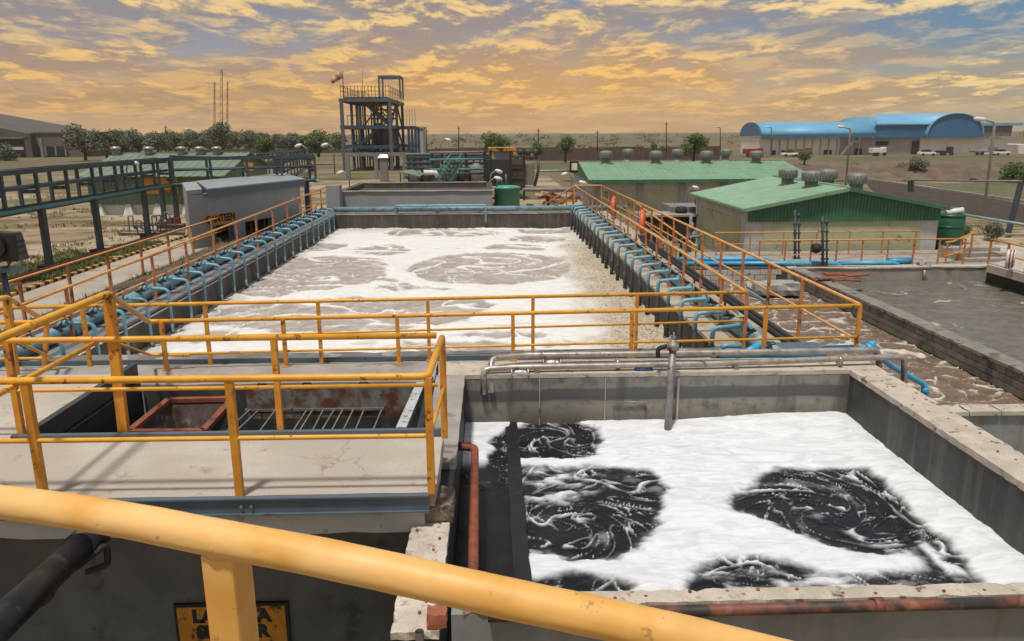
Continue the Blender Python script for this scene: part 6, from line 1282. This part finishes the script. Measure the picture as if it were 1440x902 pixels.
street_lamp('pale lamp pole rising behind the dark vents of near green roof', 1189, 262, 1196, 181, 75, -1, pl2, .10)
for k, px_ in enumerate((1085, 1013)): street_lamp(['far street lamp before the long blue vault', 'far street lamp left of the factory on the field'][k], px_, 220, px_, 180, 160, -1, greysteel, .12)
street_lamp('thin street lamp among trees beyond left green shed', 270, 205, 270, 183, 130, -1, greysteel, .1)
fm = thing('goalpost_frame', 'dark post and long thin beam frame at right by the gravel road', 'frame', tuple(P(1422, 328, Y=42)))
MB().bar(P(1418, 328, Y=42), P(1436, 257, Y=42), .22, .22, (0, 1, 0)).build('post', rackm, fm); MB().tube([P(1281, 254, Y=55), P(1436, 255, Y=42)], .06, 8).build('beam', greysteel, fm); MB().bar(P(1281, 270, Y=55), P(1281, 254, Y=55), .3, .3, (0, 1, 0)).build('post', rackm, fm)
tag(MB().tube([P(1354, 302, Y=40), P(1470, 321, Y=36)], .07, 8).build('pale_blue_rail_pipe', mat('pale_teal_pipe2', (.30, .42, .42), (.24, .34, .34), 3, .5)), 'pale blue pipe on short stands along the gravel road', 'pipe')
for k, (px_, top, bot) in enumerate(((302, 116, 200), (312, 98, 200), (320, 116, 200))):
    a, b_ = P(px_, bot, Y=320), P(px_, top, Y=320); r_ = thing('radio_mast', ['left thin lattice radio mast on the horizon', 'tallest middle lattice radio mast on the horizon', 'right thin lattice radio mast on the horizon'][k], 'mast', tuple(a), 'radio masts on the horizon')
    w_ = .7 if k == 1 else .4; mm = mat('mast_steel', (.16, .10, .09), (.12, .08, .07), 1, .8, bump=0)
    for sx_, sy_ in ((-1, -1), (1, -1), (0, 1)): MB().bar(a+Vector((sx_*w_, sy_*w_, 0)), b_+Vector((sx_*w_*.4, sy_*w_*.4, 0)), .13, .13, (0, 1, 0)).build('leg', mm, r_)
    for j in range(9): z_ = (j+.5)/9; q = a.lerp(b_, z_); s_ = w_*(1-.6*z_); MB().bar(q+Vector((-s_, -s_, 0)), q+Vector((s_, -s_, 1.6)), .1, .1).build('lattice_bar', mm, r_)
for k, (px_, top) in enumerate(((233, 177), (645, 178), (757, 181), (840, 184), (937, 172), (600, 182), (1280, 0))[:6]):
    a, b_ = P(px_, 215, Y=150), P(px_, top, Y=150); r_ = thing('power_pole', f'{["leftmost","third","fourth","fifth","rightmost","second"][k]} of the bare power poles along the horizon from left', 'pole', tuple(a), 'power poles on the fields')
    MB().tube([a, b_], .10, 6).build('pole', bark, r_); MB().bar(b_+Vector((-.35, 0, -.4)), b_+Vector((.35, 0, -.4)), .08, .08).build('cross_arm', bark, r_)

# ------------------------------------------------------------------ trees and scrub
def leaves(cents, rads, n, size, rs, squash=1.):
    V = []; Fq = []
    cents = np.asarray(cents); rads = np.asarray(rads); pr = rads**2; pr = pr/pr.sum()
    idx = rs.choice(len(cents), n, p=pr)
    d = rs.normal(size=(n, 3)); d /= np.linalg.norm(d, axis=1)[:, None]; rr = rs.random_sample(n)**.45
    pts = cents[idx]+d*(rads[idx]*rr)[:, None]*np.array([1, 1, squash])
    nr = rs.normal(size=(n, 3))+d*.8+np.array([0, 0, .7]); nr /= np.linalg.norm(nr, axis=1)[:, None]
    u = np.cross(nr, rs.normal(size=(n, 3))); u /= np.linalg.norm(u, axis=1)[:, None]; v_ = np.cross(nr, u)
    sz = size*(.6+.8*rs.random_sample(n))[:, None]
    q = np.stack([pts-u*sz, pts-v_*sz*.5, pts+u*sz, pts+v_*sz*.5], 1).reshape(-1, 3)
    f = np.arange(n*4).reshape(-1, 4)
    return q, f
_crowns = {}
def tree(label, px_, base_y, w_px, h_px, Y, m_, kind=0, group='trees round the plant', name='tree', trunk=.28, seed=0, lush=1.):
    base = P(px_, base_y, Y=Y); s_ = Y/F; W_, H = w_px*s_, h_px*s_
    r_ = thing(name, label, 'tree' if name == 'tree' else 'bush', tuple(base), group)
    rs = np.random.RandomState(seed+int(px_)); n = 9
    c_ = []; rd_ = []
    for k in range(n):
        a = rs.random_sample()*6.28; rr = rs.random_sample()**.6*.34*W_; zz_ = H*(trunk+.12)+(H*(1-trunk-.2))*rs.random_sample()
        rr *= 1-.45*abs((zz_/H-.6)/.5); c_.append((math.cos(a)*rr, math.sin(a)*rr, zz_)); rd_.append((.16+.14*rs.random_sample())*W_)
    nl = 2600 if w_px > 20 else 700
    q, f = leaves(c_, rd_, nl, max(.034*W_, .75*s_), rs, .8)
    soup('crown', q.tolist(), f.tolist(), m_, r_)
    t_ = MB(); base0 = r_.location
    t_.tube([base0+Vector((0, 0, -.4)), base0+Vector((.02*W_, 0, H*.3)), base0+Vector((-.02*W_, 0, H*.62))], .035*W_+.05, 6, r2=.012*W_)
    for k in range(4): c = Vector(c_[k]); t_.tube([base0+Vector((0, 0, H*(.2+.06*k))), base0+c*.9], .018*W_+.03, 5, r2=.008*W_)
    t_.build('trunk', bark, r_); return r_
TR = [('tall feathery tree beside the flat grey brown warehouse', 120, 222, 52, 44, 125, leaf_p, .3), ('dusty tree second from the warehouse', 150, 222, 46, 38, 118, leaf_d, .2), ('dark tree third from the warehouse behind left shed', 170, 220, 38, 36, 122, leaf_d, .25), ('broad dusty tree fourth from the warehouse behind left shed', 195, 214, 46, 28, 130, leaf_p, .2), ('dusty tree fifth from the warehouse behind the shed vents', 222, 212, 40, 26, 128, leaf_d, .2), ('small dark tree behind the middle of left shed roof', 248, 210, 26, 22, 126, leaf_d, .2),
      ('small pale tree between shed roof and radio masts', 280, 205, 30, 18, 150, leaf_p, .2), ('round dark green tree in front of the radio masts', 313, 207, 44, 31, 115, leaf_d, .3), ('loose pale tree right of the round dark one', 351, 207, 26, 26, 135, leaf_p, .3), ('low green tree right of left shed gable', 377, 219, 36, 27, 110, leaf_g, .2), ('pale tree in the row left of the tower', 408, 216, 34, 24, 116, leaf_p, .2), ('dense green tree nearest left of tower', 448, 217, 48, 29, 105, leaf_g, .15), ('small dark tree between the two left of tower', 428, 214, 26, 22, 120, leaf_d, .2),
      ('light green bushy tree behind the process skid', 697, 216, 42, 25, 100, leaf_g, .1), ('low green tree just right of process skid', 754, 219, 28, 18, 90, leaf_g, .15), ('round green tree with a clear trunk in the field', 795, 224, 32, 31, 95, leaf_g, .35), ('broad green tree behind ridge of the long green building', 975, 224, 44, 31, 92, leaf_g, .25), ('little tree far out in the field', 919, 213, 14, 12, 130, leaf_d, .2), ('tiny tree beside the little one in the field', 931, 213, 9, 8, 132, leaf_d, .2),
      ('scrubby tree left on the bank below the factory stair', 1131, 229, 26, 22, 98, leaf_d, .15), ('dark scrubby tree on the bank below the factory door', 1288, 256, 34, 38, 95, leaf_d, .2), ('pale scrubby tree beside the dark one on the bank', 1264, 256, 26, 24, 97, leaf_p, .15), ('big green tree at right edge beyond gravel road', 1428, 262, 56, 38, 88, leaf_g, .1), ('pale bush on the bank just left of factory lamp', 1203, 250, 24, 18, 99, leaf_p, .1), ('dark tree before the open dark warehouse', 8, 226, 40, 24, 130, leaf_d, .15)]
for k, (lb, px_, by, wp_, hp_, Y_, m_, tr_) in enumerate(TR): tree(lb, px_, by, wp_, hp_*(.86 if px_ < 460 else 1.), Y_, m_, seed=k, trunk=tr_*.75)
for k, (lb, px_, by, wp_, hp_, Y_, m_) in enumerate((('green weeds at the foot of lamp pole by the steps', 1352, 333, 26, 14, 40, leaf_g), ('yellowish bush beside the gravel road pipe', 1395, 332, 40, 14, 41, leaf_p), ('low weeds left of the water channel bridge', 1330, 352, 20, 9, 33, leaf_g), ('green bush under tank at right of the landing stair', 745, 300, 22, 12, 43, leaf_g))): tree(lb, px_, by, wp_, hp_, Y_, m_, name='bush', group='weeds and bushes', trunk=.02, seed=50+k)
rs = np.random.RandomState(21)
WN = 'first second third fourth fifth sixth seventh eighth ninth tenth eleventh twelfth thirteenth fourteenth fifteenth sixteenth seventeenth eighteenth nineteenth twentieth twenty-first twenty-second'.split()
for k in range(22):
    px_ = 108+k*17.5+rs.uniform(-5, 5)
    if 478 < px_ < 592: continue
    tree(WN[k]+' tree from the left in the far hazy row behind shed and racks', px_, 211+rs.uniform(-2, 1), rs.uniform(24, 40), rs.uniform(17, 25), 165+rs.uniform(0, 40), (leaf_p, leaf_d)[k % 2], group='far row of hazy trees', trunk=.05, seed=200+k)
# the far scrub that reads as one belt
rs = np.random.RandomState(77); Vs = []; Fs = []; off = 0
for k in range(900):
    Y_ = 210+rs.random_sample()**1.6*700; az = rs.uniform(-.78, .80); x = Y_*math.tan(az)
    if 52 < x < 150 and 180 < Y_ < 275: continue
    if fbm(np.array([x*.012]), np.array([Y_*.012]), 2)[0] < -.05: continue
    z0 = float(gheight(np.array([x]), np.array([Y_]))[0]); r_ = (.5+1.5*rs.random_sample()**2)*(1+Y_/900)
    q, f = leaves([(x, Y_, z0+r_*.7), (x+r_*1.1, Y_+.5, z0+r_*.5), (x-r_*1.0, Y_, z0+r_*.45)], [r_, r_*.75, r_*.7], 46, r_*.26, rs, .7); Vs.append(q); Fs.append(f+off); off += len(q)
tag(soup('scrub_belt', np.concatenate(Vs).tolist(), np.concatenate(Fs).tolist(), leaf_p), 'far belt of dusty scrub along the horizon', 'scrub', kind='stuff')
# grass tufts and dry weeds in the yard
rs = np.random.RandomState(9); Vs = []; Fs = []; off = 0
for k in range(5200):
    if k < 3600: x, y = rs.uniform(-34, -12.3), 12+rs.random_sample()**1.3*44
    elif k < 4300: x, y = rs.uniform(20, 34), rs.uniform(34, 70)
    else: x, y = rs.uniform(-9.9, -8.4), rs.uniform(9, 35)
    if k % 3 == 0 and k < 3600: continue
    if fbm(np.array([x*.25]), np.array([y*.25]), 3)[0] < .02 and k < 4300: continue
    z0 = GZ if x < 5 else GR; h_ = .08+.14*rs.random_sample(); n = 7
    for j in range(n):
        a = rs.uniform(0, 6.28); d_ = np.array([math.cos(a), math.sin(a), 0]); o_ = np.array([x, y, z0])+d_*rs.uniform(0, .18); w_ = np.array([-d_[1], d_[0], 0])*.02
        Vs.append(np.stack([o_-w_, o_+w_, o_+d_*h_*.5+[0, 0, h_]])); Fs.append(np.arange(3)[None]+off); off += 3
tag(soup('dry_grass', np.concatenate(Vs).tolist(), np.concatenate(Fs).tolist(), grass_m), 'dry grass tufts scattered over the left yard', 'grass', kind='stuff')

# ------------------------------------------------------------------ the dusty air
hm = bpy.data.materials.new('dusty_air'); hm.use_nodes = True; t = NT(hm.node_tree); t.n.clear()
vol = t.add('ShaderNodeVolumePrincipled', ins={'Color': (.95, .86, .74, 1), 'Density': .00032, 'Anisotropy': .1})
t.l.new(vol.outputs[0], t.add('ShaderNodeOutputMaterial').inputs['Volume'])
tag(MB().box(-950, 1250, -70, 1600, -11, 30).build('haze', hm), 'pale dusty haze filling the air over the fields', 'haze', kind='stuff')

rs = np.random.RandomState(10); Vs = []; Fs = []; off = 0
for k in range(4200):
    x = -12.2-abs(rs.normal())*1.5; y = 9+rs.random_sample()*20
    if fbm(np.array([x*.5]), np.array([y*.3]), 3)[0] < -.12: continue
    h_ = .05+.09*rs.random_sample()
    for j in range(6):
        a = rs.uniform(0, 6.28); d_ = np.array([math.cos(a), math.sin(a), 0]); o_ = np.array([x, y, GZ])+d_*rs.uniform(0, .2); w_ = np.array([-d_[1], d_[0], 0])*.022
        Vs.append(np.stack([o_-w_, o_+w_, o_+d_*h_*.6+[0, 0, h_]])); Fs.append(np.arange(3)[None]+off); off += 3
tag(soup('green_grass', np.concatenate(Vs).tolist(), np.concatenate(Fs).tolist(), leafmat('green_grass_blade', (.09, .115, .035), (.15, .16, .06))), 'short green grass along the striped road kerb', 'grass', kind='stuff')
